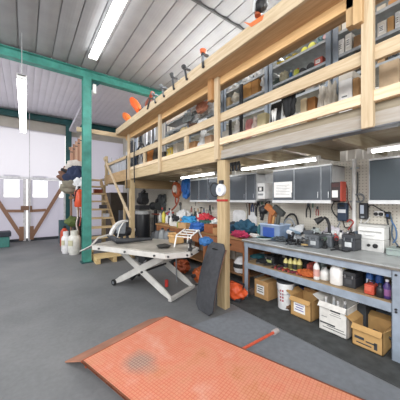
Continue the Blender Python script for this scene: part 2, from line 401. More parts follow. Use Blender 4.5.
# ------------------------------------------------------------------ lamps
def light(name, label, y0, y1, x, z, w, s, wires=None, group=None):
    t = thing(name, label, 'light', (x, (y0 + y1) / 2, z)); l = y1 - y0; hh = min(.025, w * .3)
    m = MB(); m.box((0, 0, hh + .012), (w * .8, l, .024)); m.build('housing', WHITE, t)
    m = MB(); m.box((0, 0, 0), (w, l - .06, hh * 2)); m.build('diffuser', emit('#ffffff', s), t, bevel=.01)
    for e in (-1, 1):
        m = MB(); m.box((0, e * (l / 2 - .02), hh * .5), (w * 1.02, .04, hh * 3.2)); m.build('end_cap', WHITE, t)
    if wires:
        for yy in (-l / 2 + .05, l / 2 - .05, -l / 2 + .4):
            m = MB(); m.cyl((0, yy, .06), (0, yy, wires), .006, n=6); m.build('hanger_wire', M('#c0c0c4', .4, .5), t)
light('fluorescent_light', 'long fluorescent light fixed flat to the grey ceiling', 2.9, 5.65, 1.2, ZC - .09, .16, 9)
light('fluorescent_light', 'long fluorescent light hanging on wires left of the green column', 5.6, 10.1, -.05, 3.82, .15, 9, ZC - 3.86)
light('fluorescent_light', 'fluorescent light under the mezzanine at the right edge, over the dark cabinet', -.3, .98, 2.86, 2.015, .05, 14)
light('fluorescent_light', 'fluorescent light under the mezzanine over the middle of the steel bench', 1.48, 2.78, 2.86, 2.015, .05, 14)
light('fluorescent_light', 'fluorescent light under the mezzanine seen left of the near timber post', 3.42, 4.65, 2.86, 2.015, .05, 14)

# ------------------------------------------------------------------ camera, sky, daylight, added fill lamps
cd = bpy.data.cameras.new('camera'); cam = bpy.data.objects.new('camera', cd); C.objects.link(cam)
cd.sensor_width = 36; cd.lens = 36 * F / 400; cd.clip_end = 200
cam.location = (0, 0, CZ); cam.rotation_euler = (math.pi / 2, 0, -YAW); SC.camera = cam
w = bpy.data.worlds.new('daylight'); SC.world = w; w.use_nodes = True
bg = w.node_tree.nodes['Background']; bg.inputs[0].default_value = (1, .985, .96, 1); bg.inputs[1].default_value = 1.45
def area(name, loc, rot, size, sy, power, col=(1, 1, 1)):
    l = bpy.data.lights.new(name, 'AREA'); l.shape = 'RECTANGLE'; l.size = size; l.size_y = sy; l.energy = power; l.color = col
    o = bpy.data.objects.new(name, l); C.objects.link(o); o.location = loc; o.rotation_euler = rot
area('bay_fill_light', (-2.2, -1.6, 3.6), (math.radians(72), 0, math.radians(-60)), 4, 2, 260)  # added fill lamp behind the camera, aimed at the mezzanine
area('rear_bay_fill_light', (-3, 5.0, 4.3), (math.radians(25), 0, math.radians(-70)), 5, 1.5, 170)  # added fill lamp, out of view high on the left
area('store_fill_light', (3.3, .4, 4.35), (0, 0, 0), .2, 3.0, 130)  # added lamp above the frame, brightens the near racks
area('store_fill_light', (3.36, 4.0, 4.3), (0, 0, 0), .2, 2.6, 210)  # added lamp hidden by the overhead shelf, brightens the far racks
SC.view_settings.view_transform = 'Standard'; SC.view_settings.look = 'None'; SC.view_settings.exposure = 0.1
# ================================================================== ORANGE RAMP
ra = math.radians(16)
rp = thing('ramp', 'orange steel lift ramp with mesh tread in the foreground', 'ramp', (.39, 2.24, 0), ra)
RW, RL, RZT = 1.0, 3.0, .15
m = MB(); m.span((0, -RL, RZT - .012), (RW, 0, RZT)); m.build('platform', plate_mat(), rp)
OR = M('#d8704c', .55, 0, 'plain', .12, 6); ORD = M('#a8502f', .6, 0, 'plain', .15, 6)
for xx in (.006, RW - .006):
    m = MB(); m.span((xx - .006, -RL, RZT - .016), (xx + .006, 0, RZT + .003)); m.build('side_flange', M('#7a4631', .7, 0, 'plain', .15, 6), rp)
m = MB(); m.span((.02, -.03, RZT - .06), (RW - .02, -.012, RZT - .012)); m.build('end_flange', ORD, rp)
m = MB(); a, b = (0, .012, RZT - .004), (0, .325, .012)
m.beam((RW / 2, .012, RZT - .006), (RW / 2, .325, .008), RW, .010, side=(1, 0, 0)); m.build('flap', M('#a9765f', .65, 0, 'plain', .14, 5), rp)
m = MB(); m.cyl((.0, .006, RZT - .008), (RW, .006, RZT - .008), .010, n=10); m.build('hinge', ORD, rp, smooth=True)
m = MB()
for yy in (-.35, -RL + .2):
    m.span((.22, yy - .03, 0), (RW - .1, yy + .03, .09))
for xx in (.25, RW - .13): m.span((xx - .03, -RL + .1, 0), (xx + .03, -.25, RZT - .06))
m.build('base_frame', M('#2a2524', .8), rp)
lv = MB(); lv.cyl((RW - .01, -.96, .115), (RW + .50, -1.10, .115), .014, n=10); lv.build('release_lever', M('#cf5a3e', .5), rp, smooth=True)
lv = MB(); lv.cyl((RW + .49, -1.097, .115), (RW + .56, -1.117, .115), .026, n=12); lv.build('lever_grip', M('#b8aeac', .5), rp, smooth=True)

# floor mat beside the ramp
ml = MB(); ml.prism([(1.46, 2.38, .0), (2.40, 2.38, .0), (2.42, -.8, .0), (2.36, -.8, .0)], (0, 0, .014))
tag(ml.build('floor_mat', M('#7b8087', .8, 0, 'plain', .06, 20), bevel=.004), 'flat grey anti-fatigue floor mat between ramp and steel bench', 'mat')
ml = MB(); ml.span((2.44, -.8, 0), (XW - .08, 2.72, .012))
tag(ml.build('rubber_sheet', M('#484b4c', .85, 0, 'plain', .2, 9), bevel=.003), 'dark sheet marking the darker floor under the steel bench', 'mat')  # stands for the darker floor between mat and boxes

# ================================================================== CREEPER BOARD leaning on the post
cb = thing('creeper_board', 'dark grey padded creeper board leaning on the timber post', 'board', (1.93, 2.56, 0))
n = 14; vs = []; HW = .185
def cpt(t): return (.27 * t + .045 * math.sin(math.pi * t) * -1, .9 * t)
vs = []; fs = []
for i in range(n + 1):
    t = i / n; x, z = cpt(t); e = min(t, 1 - t) * .9
    hw = HW * (1 - .02 * math.cos(6.28 * t)); c = .07
    if e < c: hw -= c - math.sqrt(max(0, c * c - (c - e) ** 2))
    sh = .03 * t
    for dx, dz in ((-.012, .006), (.012, -.0)):
        vs += [(x + dx, -hw + sh, z + .012 + dz), (x + dx, hw + sh, z + .012 + dz)]
for i in range(n):
    k = i * 4
    fs += [(k, k + 4, k + 5, k + 1), (k + 2, k + 3, k + 7, k + 6), (k, k + 2, k + 6, k + 4), (k + 1, k + 5, k + 7, k + 3)]
fs += [(0, 1, 3, 2), (n * 4, n * 4 + 2, n * 4 + 3, n * 4 + 1)]
m = MB().add(vs, fs); m.build('pad', M('#3f4146', .75, 0, 'plain', .12, 18, .15), cb, bevel=.004)
m = MB()
for i in range(1, n - 1):
    x, z = cpt(i / n); x2, z2 = cpt((i + 1) / n)
    m.beam((x + .016, .016, z + .012), (x2 + .016, .016, z2 + .012), HW * 2.03, .009, side=(0, 1, 0))
m.build('backing', M('#7a5a48', .7), cb)
m = MB(); x, z = cpt(.9); m.box((x - .014, .03, z + .02), (.006, .11, .03), RY(-.25)); m.build('grip_slot', BLACK, cb)

# ================================================================== MOTORCYCLE LIFT
ml_ = thing('motorcycle_lift', 'white scissor motorcycle lift table on the floor behind the ramp', 'lift table', (1.75, 3.5, 0))
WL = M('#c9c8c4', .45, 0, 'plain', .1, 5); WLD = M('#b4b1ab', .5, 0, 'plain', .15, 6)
def wp(name, mb, mat, bev=.003, par=ml_, smooth=False): return mb.build(name, mat, par, bevel=bev, world=True, smooth=smooth)
DZ = .8195
poly = [(.85, 4.06), (1.49, 2.83), (1.82, 2.73), (2.12, 2.93), (2.17, 3.75), (1.5, 4.5)]
m = MB(); m.prism([(x, y, .735) for x, y in poly], (0, 0, .07)); wp('deck', m, WL, .006)
cx = sum(p[0] for p in poly) / 6; cy = sum(p[1] for p in poly) / 6
m = MB(); m.prism([(cx + (x - cx) * .93, cy + (y - cy) * .93, .804) for x, y in poly], (0, 0, .014)); wp('deck_top', m, M('#a8a49c', .5, 0, 'plain', .2, 4), .003)
for i in (0, 1, 2):                                                # bolts on the near edge
    for t in (.12, .5, .88):
        if i and t == .5: continue
        p = Vector(poly[i]).lerp(Vector(poly[i + 1]), t); d = (Vector(poly[i + 1]) - Vector(poly[i])).normalized(); nn = Vector((d.y, -d.x))
        if nn.dot(Vector((cx, cy)) - p) > 0: nn = -nn
        m = MB(); m.cyl((p.x, p.y, .77), (p.x + nn.x * .02, p.y + nn.y * .02, .77), .014, n=8); wp('bolt', m, DARK, 0)
U = Vector((-.40, .917, 0)); W_ = Vector((.917, .40, 0))
B1 = Vector((1.757, 3.144, .05)); T1 = Vector((1.757, 3.144, .72)) + U * 1.2
B2 = Vector((1.30, 4.35, .06)) ; T2 = Vector((1.70, 3.12, .72))
def leg(p, q, mat, w0=.05, w1=.105):
    m = MB(); d = (q - p).normalized(); u = d.cross(W_).normalized(); pts = []
    for t, w in ((0, w0), (.12, w1 * .9), (.5, w1), (.88, w1 * .9), (1, w0)): pts.append((p.lerp(q, t), w))
    poly = [a + u * w / 2 for a, w in pts] + [a - u * w / 2 for a, w in reversed(pts)]
    m.prism([v - W_ * .014 for v in poly], W_ * .028); wp('scissor_leg', m, mat, .002)
leg(B1, T1, WL); leg(B2, T2, WL)
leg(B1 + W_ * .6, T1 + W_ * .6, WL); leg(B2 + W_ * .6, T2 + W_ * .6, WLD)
m = MB(); m.beam(B1 - W_ * .03 + Vector((0, 0, -.01)), B1 + W_ * .64 + Vector((0, 0, -.01)), .06, .05); wp('cross_bar', m, WL)
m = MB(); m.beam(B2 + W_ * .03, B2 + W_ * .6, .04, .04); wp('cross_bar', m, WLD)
mid1 = B1.lerp(T1, .47)
m = MB(); m.cyl(mid1 - W_ * .04, mid1 + W_ * .64, .018, n=10); wp('pivot_rod', m, DARK, 0)
for k in (0, .6):
    m = MB(); q = B2 + W_ * k; m.cyl(q - W_ * .045, q - W_ * .012, .055, n=18); w_ = wp('wheel', m, BLACK, .006)
    m = MB(); m.cyl(q - W_ * .05, q - W_ * .044, .025, n=12); m.build('wheel_hub', STEEL, w_)
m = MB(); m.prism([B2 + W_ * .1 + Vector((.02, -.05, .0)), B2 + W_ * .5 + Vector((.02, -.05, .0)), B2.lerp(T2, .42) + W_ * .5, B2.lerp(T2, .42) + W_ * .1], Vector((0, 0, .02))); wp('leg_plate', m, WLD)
h0 = B2 + W_ * .28 + U * -.12; h1 = B1.lerp(T1, .62) + W_ * .28
m = MB(); m.cyl(h0, h0.lerp(h1, .6), .035, n=12); wp('hydraulic_cylinder', m, DARK, 0, smooth=True)
m = MB(); m.cyl(h0.lerp(h1, .6), h1, .016, n=10); wp('piston_rod', m, CHROME, 0, smooth=True)
m = MB(); q = B1.lerp(T1, .2) + W_ * .2; m.cyl(q + Vector((0, 0, -.06)), q + Vector((0, 0, .05)), .028, n=10); wp('release_pedal', m, RED, .003)
m = MB(); m.cyl(q + W_ * .25 + Vector((0, 0, .68 - q.z)), q + W_ * .25 + Vector((.02, 0, .12 - q.z)), .012, n=8); wp('strut', m, STEEL, 0)
# ramp flap at the far left end of the deck
e0 = Vector((.85, 4.06, .80)); e1 = Vector((1.40, 4.42, .80))
o = Vector((-.12, .18, -.1))
m = MB(); m.prism([e0, e1, e1 + o * .6 + Vector((0, 0, .0)), e0 + o * 1.15], (0, 0, .015)); wp('end_flap', m, WL)
m = MB(); m.tube([e0 + Vector((.0, .0, .01)), e0 + Vector((.12, .1, .10)), e0 + Vector((.3, .2, .12)), e1 + Vector((0, 0, .01))], .016); wp('wheel_stop', m, WL, 0, smooth=True)

# things lying on the lift deck
def on_deck(px, py): return on_z(px, py, DZ)
fa = thing('motorcycle_fairing', 'white curved motorcycle fairing with grey screen standing on the lift', 'fairing', tuple(on_deck(121, 239)), .3); fa.scale = (.78, .85, .78)
m = MB(); sh = []
for i in range(9):
    t = i / 8; a = math.pi * (.06 + .5 * t)
    sh.append((-.40 * math.cos(a) + .1, 0, .03 + .40 * math.sin(a)))
inner = [(x * .88 + .015, 0, z * .88) for x, _, z in sh]
m.prism([(x, -.12, z) for x, _, z in sh] + [(x, -.12, z) for x, _, z in reversed(inner)], (0, .09, 0)); m.build('shell', M('#d3d3d2'), fa, bevel=.008)
m = MB(); m.prism([(-.10, -.1, .13), (.10, -.1, .10), (.13, -.1, .36), (.02, -.1, .37)], (0, .2, 0)); m.build('screen', M('#8f969e', .3), fa, bevel=.01)
m = MB(); m.blob((.12, 0.02, .135), (.5, .24, .25), 3, .25); m.build('cowl', DARK, fa, smooth=True)
m = MB(); m.tube([(-.16, -.16, .04), (-.1, -.16, .25), (.0, -.16, .38)], .012); m.build('stay', WHITE, fa, smooth=True)
p0, p1, p2, p3 = on_deck(108, 238), on_deck(118, 244), on_deck(134, 243), on_deck(152, 241.5)
sd = MB(); sd.tube([v + Vector((0, 0, .048)) for v in (p0, p0.lerp(p1, .5), p1, p1.lerp(p2, .5), p2, p3)], [.03, .042, .045, .042, .036, .025], n=10)
tag(sd.build('seat_pad', M('#33363b', .6), smooth=True), 'black curved seat pad lying along the front edge of the lift', 'seat')
q = on_deck(190, 247)
rk = thing('luggage_rack', 'white tubular luggage rack lying on the right end of the lift', 'rack', (q.x, q.y + .05, DZ), .5)
for k in range(2):
    m = MB(); yy = -.12 + k * .24
    m.tube([(-.2, yy, .015), (-.14, yy, .18), (.1, yy, .24), (.22, yy, .12), (.2, yy, .015)], .012); m.build('side_hoop', WHITE, rk, smooth=True)
for k in range(4):
    m = MB(); xx = -.15 + k * .1; zz = .165 + k * .022; m.cyl((xx, -.12, zz), (xx, .12, zz), .008, n=8); m.build('cross_rod', WHITE, rk)

# ================================================================== STEEL BENCH
BX0, BX1, BY0, BY1 = 2.80, 3.60, -.6, 2.66
wb = thing('workbench', 'long grey-blue steel workbench with one open shelf below', 'workbench', (3.2, 1.0, 0))
def bp(name, mb, mat, bev=.003): return mb.build(name, mat, wb, bevel=bev, world=True)
m = MB(); m.span((BX0 - .03, BY0, .865), (BX1, BY1 + .02, .90)); bp('worktop', m, M('#b3b7b8', .38, .1, 'plain', .12, 5))
m = MB(); m.span((BX0 - .032, BY0, .868), (BX0 - .03, BY1 + .02, .888)); bp('worktop_edge', m, M('#77736b', .6), 0)
m = MB(); m.span((BX0, BY0, .785), (BX0 + .03, BY1, .864)); bp('front_beam', m, BENCH)
m = MB(); m.span((BX0, BY0, .455), (BX0 + .03, BY1, .545)); bp('shelf_beam', m, BENCH)
m = MB(); m.span((BX0 + .03, BY0, .525), (BX1, BY1, .543)); bp('shelf', m, wood('#a08a6c'))
m = MB(); m.span((BX0 - .002, BY0, .5432), (BX0 + .05, BY1, .5456)); bp('shelf_edge', m, wood('#c0a885'))
for yy in (.73, 2.61):
    for xx in (BX0 - .004, BX1 - .05):
        m = MB(); m.span((xx, yy - .035, 0.012), (xx + .006, yy + .035, .862)); m.span((xx, yy + .03, .012), (xx + .05, yy + .036, .862)); bp('leg', m, BENCH, 0)
for yy in (.73,):
    for zz in (.82, .50, .475):
        m = MB(); m.cyl((BX0 - .016, yy, zz), (BX0 - .003, yy, zz), .010, n=10); bp('bolt', m, DARK, 0)
m = MB(); m.span((BX0 + .03, BY1 - .02, .785), (BX1, BY1, .86)); bp('end_beam', m, BENCH)
m = MB(); m.span((BX1 - .03, BY0, .08), (BX1, BY1, .2)); bp('back_beam', m, BENCH)

# ================================================================== WOODEN BENCH
WX0, WX1, WY0, WY1, WT = 2.95, 3.60, 2.74, 6.1, .88
BR = wood('#9c6846'); BRX = woodx('#8a5a3c'); BRZ = woodz('#a06a45')
wo = thing('wooden_bench', 'brown wooden workbench with drawers against the wall behind the post', 'workbench', (3.2, 4.4, 0))
def op(name, mb, mat, bev=.004, par=wo): return mb.build(name, mat, par, bevel=bev, world=(par is wo))
m = MB(); m.span((WX0 - .03, WY0, WT - .045), (WX1, WY1, WT)); op('worktop', m, wood('#b58a5e'))
for yy in (WY0 + .05, 3.9, 5.0, WY1 - .05):
    for xx in (WX0 + .03, WX1 - .06):
        m = MB(); m.span((xx - .03, yy - .045, 0), (xx + .05, yy + .045, WT - .045)); op('leg', m, BRZ)
m = MB(); m.span((WX0 + .02, WY0 + .02, .22), (WX1, WY1 - .02, .25)); op('low_shelf', m, wood('#8d6a4a'))
m = MB(); m.span((WX0 + .02, WY0 + .02, .60), (WX1, WY0 + .05, .835)); op('end_panel', m, BRX)
for k in range(5):
    a = WY0 + .08 + k * .64; b = a + .58
    m = MB(); m.span((WX0 - .01, a, .63), (WX0 + .03, b, .825)); d = op('drawer', m, BR)
    m = MB(); m.cyl((WX0 - .045, (a + b) / 2, .73), (WX0 - .01, (a + b) / 2, .73), .018, n=10); h = m.build('knob', DARK, d, world=False); h.location = (0, 0, 0)

# ================================================================== CABINETS
FRM = M('#d4d6d8', .35, .2, 'plain', .05); DOOR = M('#4d545c', .3, .1, 'plain', .12, 3); DOORB = M('#3c464d', .35, .1, 'plain', .06, 3)
def cabinet(label, y0, y1, splits, x=3.25, z0=1.49, z1=1.985, dm=DOOR, group='dark wall cabinets above the benches'):
    t = thing('wall_cabinet', label, 'cabinet', (x, (y0 + y1) / 2, z0), group=None); l = y1 - y0; h = z1 - z0
    m = MB(); D = XW - .045 - x
    m.box((D / 2 + .01, 0, h - .01), (D - .02, l, .02)); m.box((D / 2 + .01, 0, .01), (D - .02, l, .02))
    for s in (-1, 1): m.box((D / 2 + .01, s * (l / 2 - .01), h / 2), (D - .02, .02, h))
    m.box((D - .01, 0, h / 2), (.01, l, h)); m.build('body', FRM, t, bevel=.002)
    ys = [-l / 2] + sorted(s - (y0 + y1) / 2 for s in splits) + [l / 2]
    for a, b in zip(ys, ys[1:]):
        m = MB(); m.span((-.012, a + .004, .03), (.008, b - .004, h - .01)); d = m.build('door', dm, t, bevel=.003)
        for q in (a + .003, b - .010):
            m = MB(); m.span((-.018, q, .03), (-.0125, q + .007, h - .01)); m.build('door_trim', M('#9aa0a6', .35, .2), d)
        m = MB(); m.span((-.03, a + .03, .06), (-.0125, a + .04, .14)); m.build('handle', CHROME, d)
    m = MB(); m.span((-.03, -l / 2, -.015), (.02, l / 2, .028)); m.build('bottom_rail', FRM, t, bevel=.002)
    m = MB(); m.span((-.02, -l / 2, h - .008), (.02, l / 2, h + .012)); m.build('top_rail', FRM, t, bevel=.002)
    return t
cabinet('dark grey wall cabinet with two doors, the farthest one beside the blue bag', 4.14, 4.84, [4.48])
cabinet('dark grey wall cabinet half hidden behind the timber post', 3.47, 4.12, [3.80])
cabinet('dark grey wall cabinet just right of the timber post', 2.80, 3.45, [3.02])
cabinet('dark grey wall cabinet with a white paper sheet on its door', 1.52, 2.44, [2.06, 1.66])
cabinet('plain dark wall cabinet at the right edge, beside the white conduit', -.1, 1.10, [], dm=DOORB)
pp = MB(); pp.span((3.226, 2.09, 1.56), (3.231, 2.41, 1.80)); s_ = thing('paper_sheet', 'white printed paper sheet taped on the dark cabinet door', 'paper', (3.226, 2.25, 1.56))
pp.build('sheet', PAPER, s_, world=True)
for k in range(7):
    m = MB(); m.span((3.2245, 2.13 + .05 * (k % 2), 1.60 + k * .024), (3.2258, 2.38, 1.606 + k * .024)); m.build('printed_line', M('#8e9296', .7), s_, world=True)
# ================================================================== THING BUILDERS (front faces -X, width along Y, base at z = 0)
def col(h, rough=.5): return M(h, rough, 0, 'plain', .08, 11)
def carton(label, loc, w, d, h, c='#c39a68', rz=0, open_=False, lab=None, group=None, cat='box', name='carton', tape=True, printed=None):
    t = thing(name, label, cat, loc, rz, group); mt = col(c, .8)
    m = MB(); e = .006
    if open_:
        m.box((-d / 2 + e / 2, 0, h / 2), (e, w, h)); m.box((d / 2 - e / 2, 0, h / 2), (e, w, h))
        for s in (-1, 1): m.box((0, s * (w / 2 - e / 2), h / 2), (d, e, h))
        m.box((0, 0, .004), (d, w, .008)); m.build('body', mt, t)
        f = min(w, d) * .3
        for ax, s, a in (('x', -1, 1.0), ('x', 1, .35), ('y', -1, .75), ('y', 1, .5)):
            m = MB(); dx, dz = math.cos(a) * f, math.sin(a) * f if s > 0 or ax == 'y' else -math.sin(.9) * f * .6
            if ax == 'x':
                x = s * d / 2; m.prism([(x, -w / 2 + .005, h), (x, w / 2 - .005, h), (x + s * dx, w / 2 - .005, h + dz), (x + s * dx, -w / 2 + .005, h + dz)], (0, 0, .004))
            else:
                yy = s * w / 2; m.prism([(-d / 2 + .005, yy, h), (d / 2 - .005, yy, h), (d / 2 - .005, yy + s * dx, h + dz), (-d / 2 + .005, yy + s * dx, h + dz)], (0, 0, .004))
            m.build('flap', col(c, .85), t)
    else:
        m.box((0, 0, h / 2), (d, w, h)); m.build('body', mt, t, bevel=min(.004, h * .1))
        for s in (-1, 1):
            m = MB(); m.box((0, s * (w / 4), h + .0015), (d * .99, w * .487, .003)); m.build('lid_flap', mt, t)
        if tape:
            m = MB(); m.box((-.0, 0, h + .004), (d * .99, min(.05, w * .2), .0015)); m.build('tape', col('#d8c8a4', .3), t)
    if lab:
        m = MB(); lh = min(h * .5, .14); m.box((-d / 2 - .0015, w * .05, h * .5), (.002, w * .55, lh)); l = m.build('label', PAPER, t)
        for k in range(3):
            m = MB(); m.box((-d / 2 - .003, w * .05, h * .5 + lh * (.28 - .25 * k)), (.001, w * (.42 - .08 * (k % 2)), lh * .1)); m.build('printed_line', col(lab if isinstance(lab, str) else '#55585c'), l)
    if printed:
        for k, (yy, zz, ww, hh) in enumerate(printed):
            m = MB(); m.box((-d / 2 - .002, yy * w, zz * h), (.002, ww * w, hh * h)); m.build('printed_mark', col('#3c3f44', .7), t)
    return t
def bottle(label, loc, r, h, c, cap='#d8d8d8', lab=None, group=None, name='bottle', cat='bottle', spray=False):
    t = thing(name, label, cat, loc, 0, group)
    m = MB(); m.lathe([(r * .9, 0), (r, h * .03), (r, h * .6), (r * .8, h * .7), (r * .36, h * .82), (r * .34, h * .88)], n=14); m.build('body', col(c, .35), t, smooth=True)
    if spray:
        m = MB(); m.box((-.012, 0, h * .95), (.07, .022, .035)); m.cyl((0, 0, h * .86), (0, 0, h * .94), r * .35); m.build('spray_head', col(cap), t, bevel=.003)
        m = MB(); m.beam((-.03, 0, h * .93), (-.045, 0, h * .83), .014, .008); m.build('trigger', col('#c8463a'), t)
    else:
        m = MB(); m.cyl((0, 0, h * .87), (0, 0, h), r * .45, n=12); m.build('cap', col(cap), t, bevel=.002)
    if lab:
        m = MB(); m.lathe([(r * 1.015, h * .16), (r * 1.015, h * .5)], n=14); m.build('label', col(lab), t, smooth=True)
    return t
def jug(label, loc, w, d, h, c, cap='#d94a3a', lab=None, rz=0, group=None, name='jug', cat='jug'):
    t = thing(name, label, cat, loc, rz, group)
    m = MB(); a, b = d / 2, w / 2
    def ring(sx, sy, z, n=16):
        return [(sx * a * math.copysign(abs(math.cos(q)) ** .55, math.cos(q)), sy * b * math.copysign(abs(math.sin(q)) ** .55, math.sin(q)), z) for q in [2 * math.pi * i / n + .2 for i in range(n)]]
    rings = [ring(.93, .93, 0), ring(1, 1, h * .05), ring(1, 1, h * .62), ring(.85, .82, h * .76), ring(.45, .42, h * .86), ring(.3, .22, h * .9)]
    vs = sum(rings, []); n = 16; fs = [(i * n + k, i * n + (k + 1) % n, (i + 1) * n + (k + 1) % n, (i + 1) * n + k) for i in range(5) for k in range(n)] + [tuple(range(n - 1, -1, -1)), tuple(range(5 * n, 6 * n))]
    m.add(vs, fs); m.build('body', col(c, .4), t, smooth=True)
    m = MB(); m.cyl((0, 0, h * .88), (0, 0, h), min(a, b) * .34, n=12); m.build('cap', col(cap), t, bevel=.003)
    m = MB(); m.tube([(0, b * .28, h * .86), (0, b * .55, h * .95), (0, b * .9, h * .86), (0, b * .95, h * .6)], min(w, d) * .055, n=8); m.build('handle', col(c, .4), t, smooth=True)
    if lab:
        m = MB(); m.box((-a - .001, 0, h * .34), (.003, w * .62, h * .34)); m.build('label', col(lab), t)
    return t
def bucket(label, loc, r, h, c, lid=None, mark=None, group=None):
    t = thing('bucket', label, 'bucket', loc, 0, group)
    m = MB(); m.lathe([(r * .86, 0), (r * .88, .01), (r * .97, h * .86), (r * 1.03, h * .87), (r * 1.03, h * .95), (r, h)], n=24); m.build('body', col(c, .4), t, smooth=True)
    if lid:
        m = MB(); m.lathe([(r * 1.06, h * .96), (r * 1.06, h * 1.02), (r * .95, h * 1.03)], n=24); m.build('lid', col(lid), t, smooth=True)
    m = MB(); m.tube([(r * 1.03 * math.cos(a), r * 1.03 * math.sin(a), h * .9 - .12 * math.sin(a - math.pi * .62)) for a in [math.pi * (.62 + .1 * i) for i in range(11)]], .004, n=6); m.build('wire_handle', STEEL, t, smooth=True)
    if mark:
        for k in range(4):
            for j in range(2):
                a0 = math.pi + .25 - .3 * j + .04; m = MB()
                zz = h * (.3 + .12 * k); rr = r * (.885 + .09 * (.3 + .12 * k) / .86) + .004
                pts = [(rr * math.cos(a0 - .12 + .05 * i), rr * math.sin(a0 - .12 + .05 * i)) for i in range(5)]
                vs = [(x, y, zz) for x, y in pts] + [(x, y, zz + h * .07) for x, y in pts]
                m.add(vs, [(i, i + 1, 6 + i, 5 + i) for i in range(4)]); m.build('printed_mark', col(mark), t)
    return t
def toolbox(label, loc, w, d, h, c, rz=0, lidc=None, group=None, name='tool_case', cat='case', front=None):
    t = thing(name, label, cat, loc, rz, group)
    m = MB(); m.box((0, 0, h * .35), (d, w, h * .7)); m.build('base', col(c), t, bevel=.008)
    m = MB(); m.box((0, 0, h * .85), (d, w, h * .28)); m.build('lid', col(lidc or c), t, bevel=.008)
    m = MB(); m.tube([(0, -w * .2, h * .97), (0, -w * .18, h * 1.1), (0, w * .18, h * 1.1), (0, w * .2, h * .97)], .009, n=8); m.build('handle', BLACK, t, smooth=True)
    for s in (-1, 1):
        m = MB(); m.box((-d / 2 - .004, s * w * .28, h * .7), (.008, w * .1, h * .2)); m.build('latch', STEEL, t, bevel=.002)
    if front:
        m = MB(); m.box((-d / 2 - .002, 0, h * .38), (.003, w * .5, h * .3)); m.build('label', col(front), t)
    return t
def soft(name, label, loc, size, c, seed, cat, amp=.35, rz=0, group=None, rough=.85, fr=2.6):
    m = MB(); m.blob((0, 0, size[2] * .42), size, seed, amp, 4, True, fr)
    o = m.build(name, M(c, rough, 0, 'plain', .15, 10), smooth=True); o.location = loc; o.rotation_euler = (0, 0, rz)
    return tag(o, label, cat, group)
def drill(label, loc, c, rz=0, s=1., group=None, name='power_drill', cat='power tool'):
    t = thing(name, label, cat, loc, rz, group)
    m = MB(); m.cyl((-.10 * s, 0, .19 * s), (.09 * s, 0, .19 * s), .034 * s, .04 * s); m.build('motor_housing', col(c), t, bevel=.004)
    m = MB(); m.cyl((-.16 * s, 0, .19 * s), (-.10 * s, 0, .19 * s), .014 * s, .03 * s); m.build('chuck', DARK, t)
    m = MB(); m.beam((.04 * s, 0, .17 * s), (.06 * s, 0, .05 * s), .035 * s, .05 * s); m.build('grip', BLACK, t, bevel=.006)
    m = MB(); m.box((.055 * s, 0, .028 * s), (.12 * s, .075 * s, .055 * s)); m.build('battery', BLACK, t, bevel=.006)
    return t
def machine(label, loc, w, d, h, c, c2, name, cat, rz=0, group=None, knobs=2):
    t = thing(name, label, cat, loc, rz, group)
    m = MB(); m.box((0, 0, h * .5), (d, w, h)); m.build('body', col(c), t, bevel=.012)
    m = MB(); m.box((-d / 2 - .003, w * .05, h * .6), (.006, w * .7, h * .45)); p = m.build('panel', col(c2), t, bevel=.002)
    for k in range(knobs):
        m = MB(); y = (k - (knobs - 1) / 2) * w * .3; m.cyl((-d / 2 - .022, y, h * .22), (-d / 2, y, h * .22), min(w, h) * .09); m.build('knob', DARK, t)
    m = MB(); m.tube([(0, -w * .3, h), (0, -w * .26, h + .03), (0, w * .26, h + .03), (0, w * .3, h)], .008); m.build('handle', BLACK, t, smooth=True)
    return t
def vise(label, loc, c, rz=0, s=1., group=None):
    t = thing('bench_vise', label, 'vise', loc, rz, group)
    m = MB(); m.lathe([(.085 * s, 0), (.085 * s, .02 * s), (.05 * s, .04 * s), (.05 * s, .08 * s)]); m.build('swivel_base', col(c), t, smooth=True)
    m = MB(); m.box((0, 0, .12 * s), (.2 * s, .09 * s, .09 * s)); m.build('body', col(c), t, bevel=.01)
    for x in (-.07, .0):
        m = MB(); m.box((x * s, 0, .19 * s), (.035 * s, .13 * s, .06 * s)); m.build('jaw', STEELD, t, bevel=.004)
    m = MB(); m.cyl((-.2 * s, 0, .12 * s), (-.05 * s, 0, .12 * s), .016 * s); m.build('screw', STEEL, t)
    m = MB(); m.cyl((-.19 * s, -.09 * s, .12 * s), (-.19 * s, .09 * s, .12 * s), .008 * s); m.build('bar_handle', STEEL, t)
    return t
def cable(name, label, pts, r, c, cat='cable', group=None, closed=False, rough=.6):
    # smooth the polyline
    P = [Vector(p) for p in pts]
    for _ in range(2):
        Q = [] if closed else [P[0]]
        for a, b in zip(P, P[1:] + ([P[0]] if closed else [])): Q += [a * .75 + b * .25, a * .25 + b * .75]
        if not closed: Q.append(P[-1])
        P = Q
    m = MB(); m.tube(P, r, 7, closed)
    return tag(m.build(name, M(c, rough), smooth=True), label, cat, group)
def coil(name, label, c0, R_, r, turns, hexc, axis='x', cat='cable', group=None):
    m = MB(); pts = []
    N_ = 20 * turns
    for i in range(N_):
        a = 2 * math.pi * i / 20; rr = R_ * (1 + .08 * math.sin(i * .7)); off = (i / N_ - .5) * r * 4
        pts.append((off, rr * math.cos(a), rr * math.sin(a)) if axis == 'x' else (rr * math.cos(a), rr * math.sin(a), off))
    m.tube(pts, r, 6); o = m.build(name, M(hexc, .6), smooth=True); o.location = c0
    return tag(o, label, cat, group)

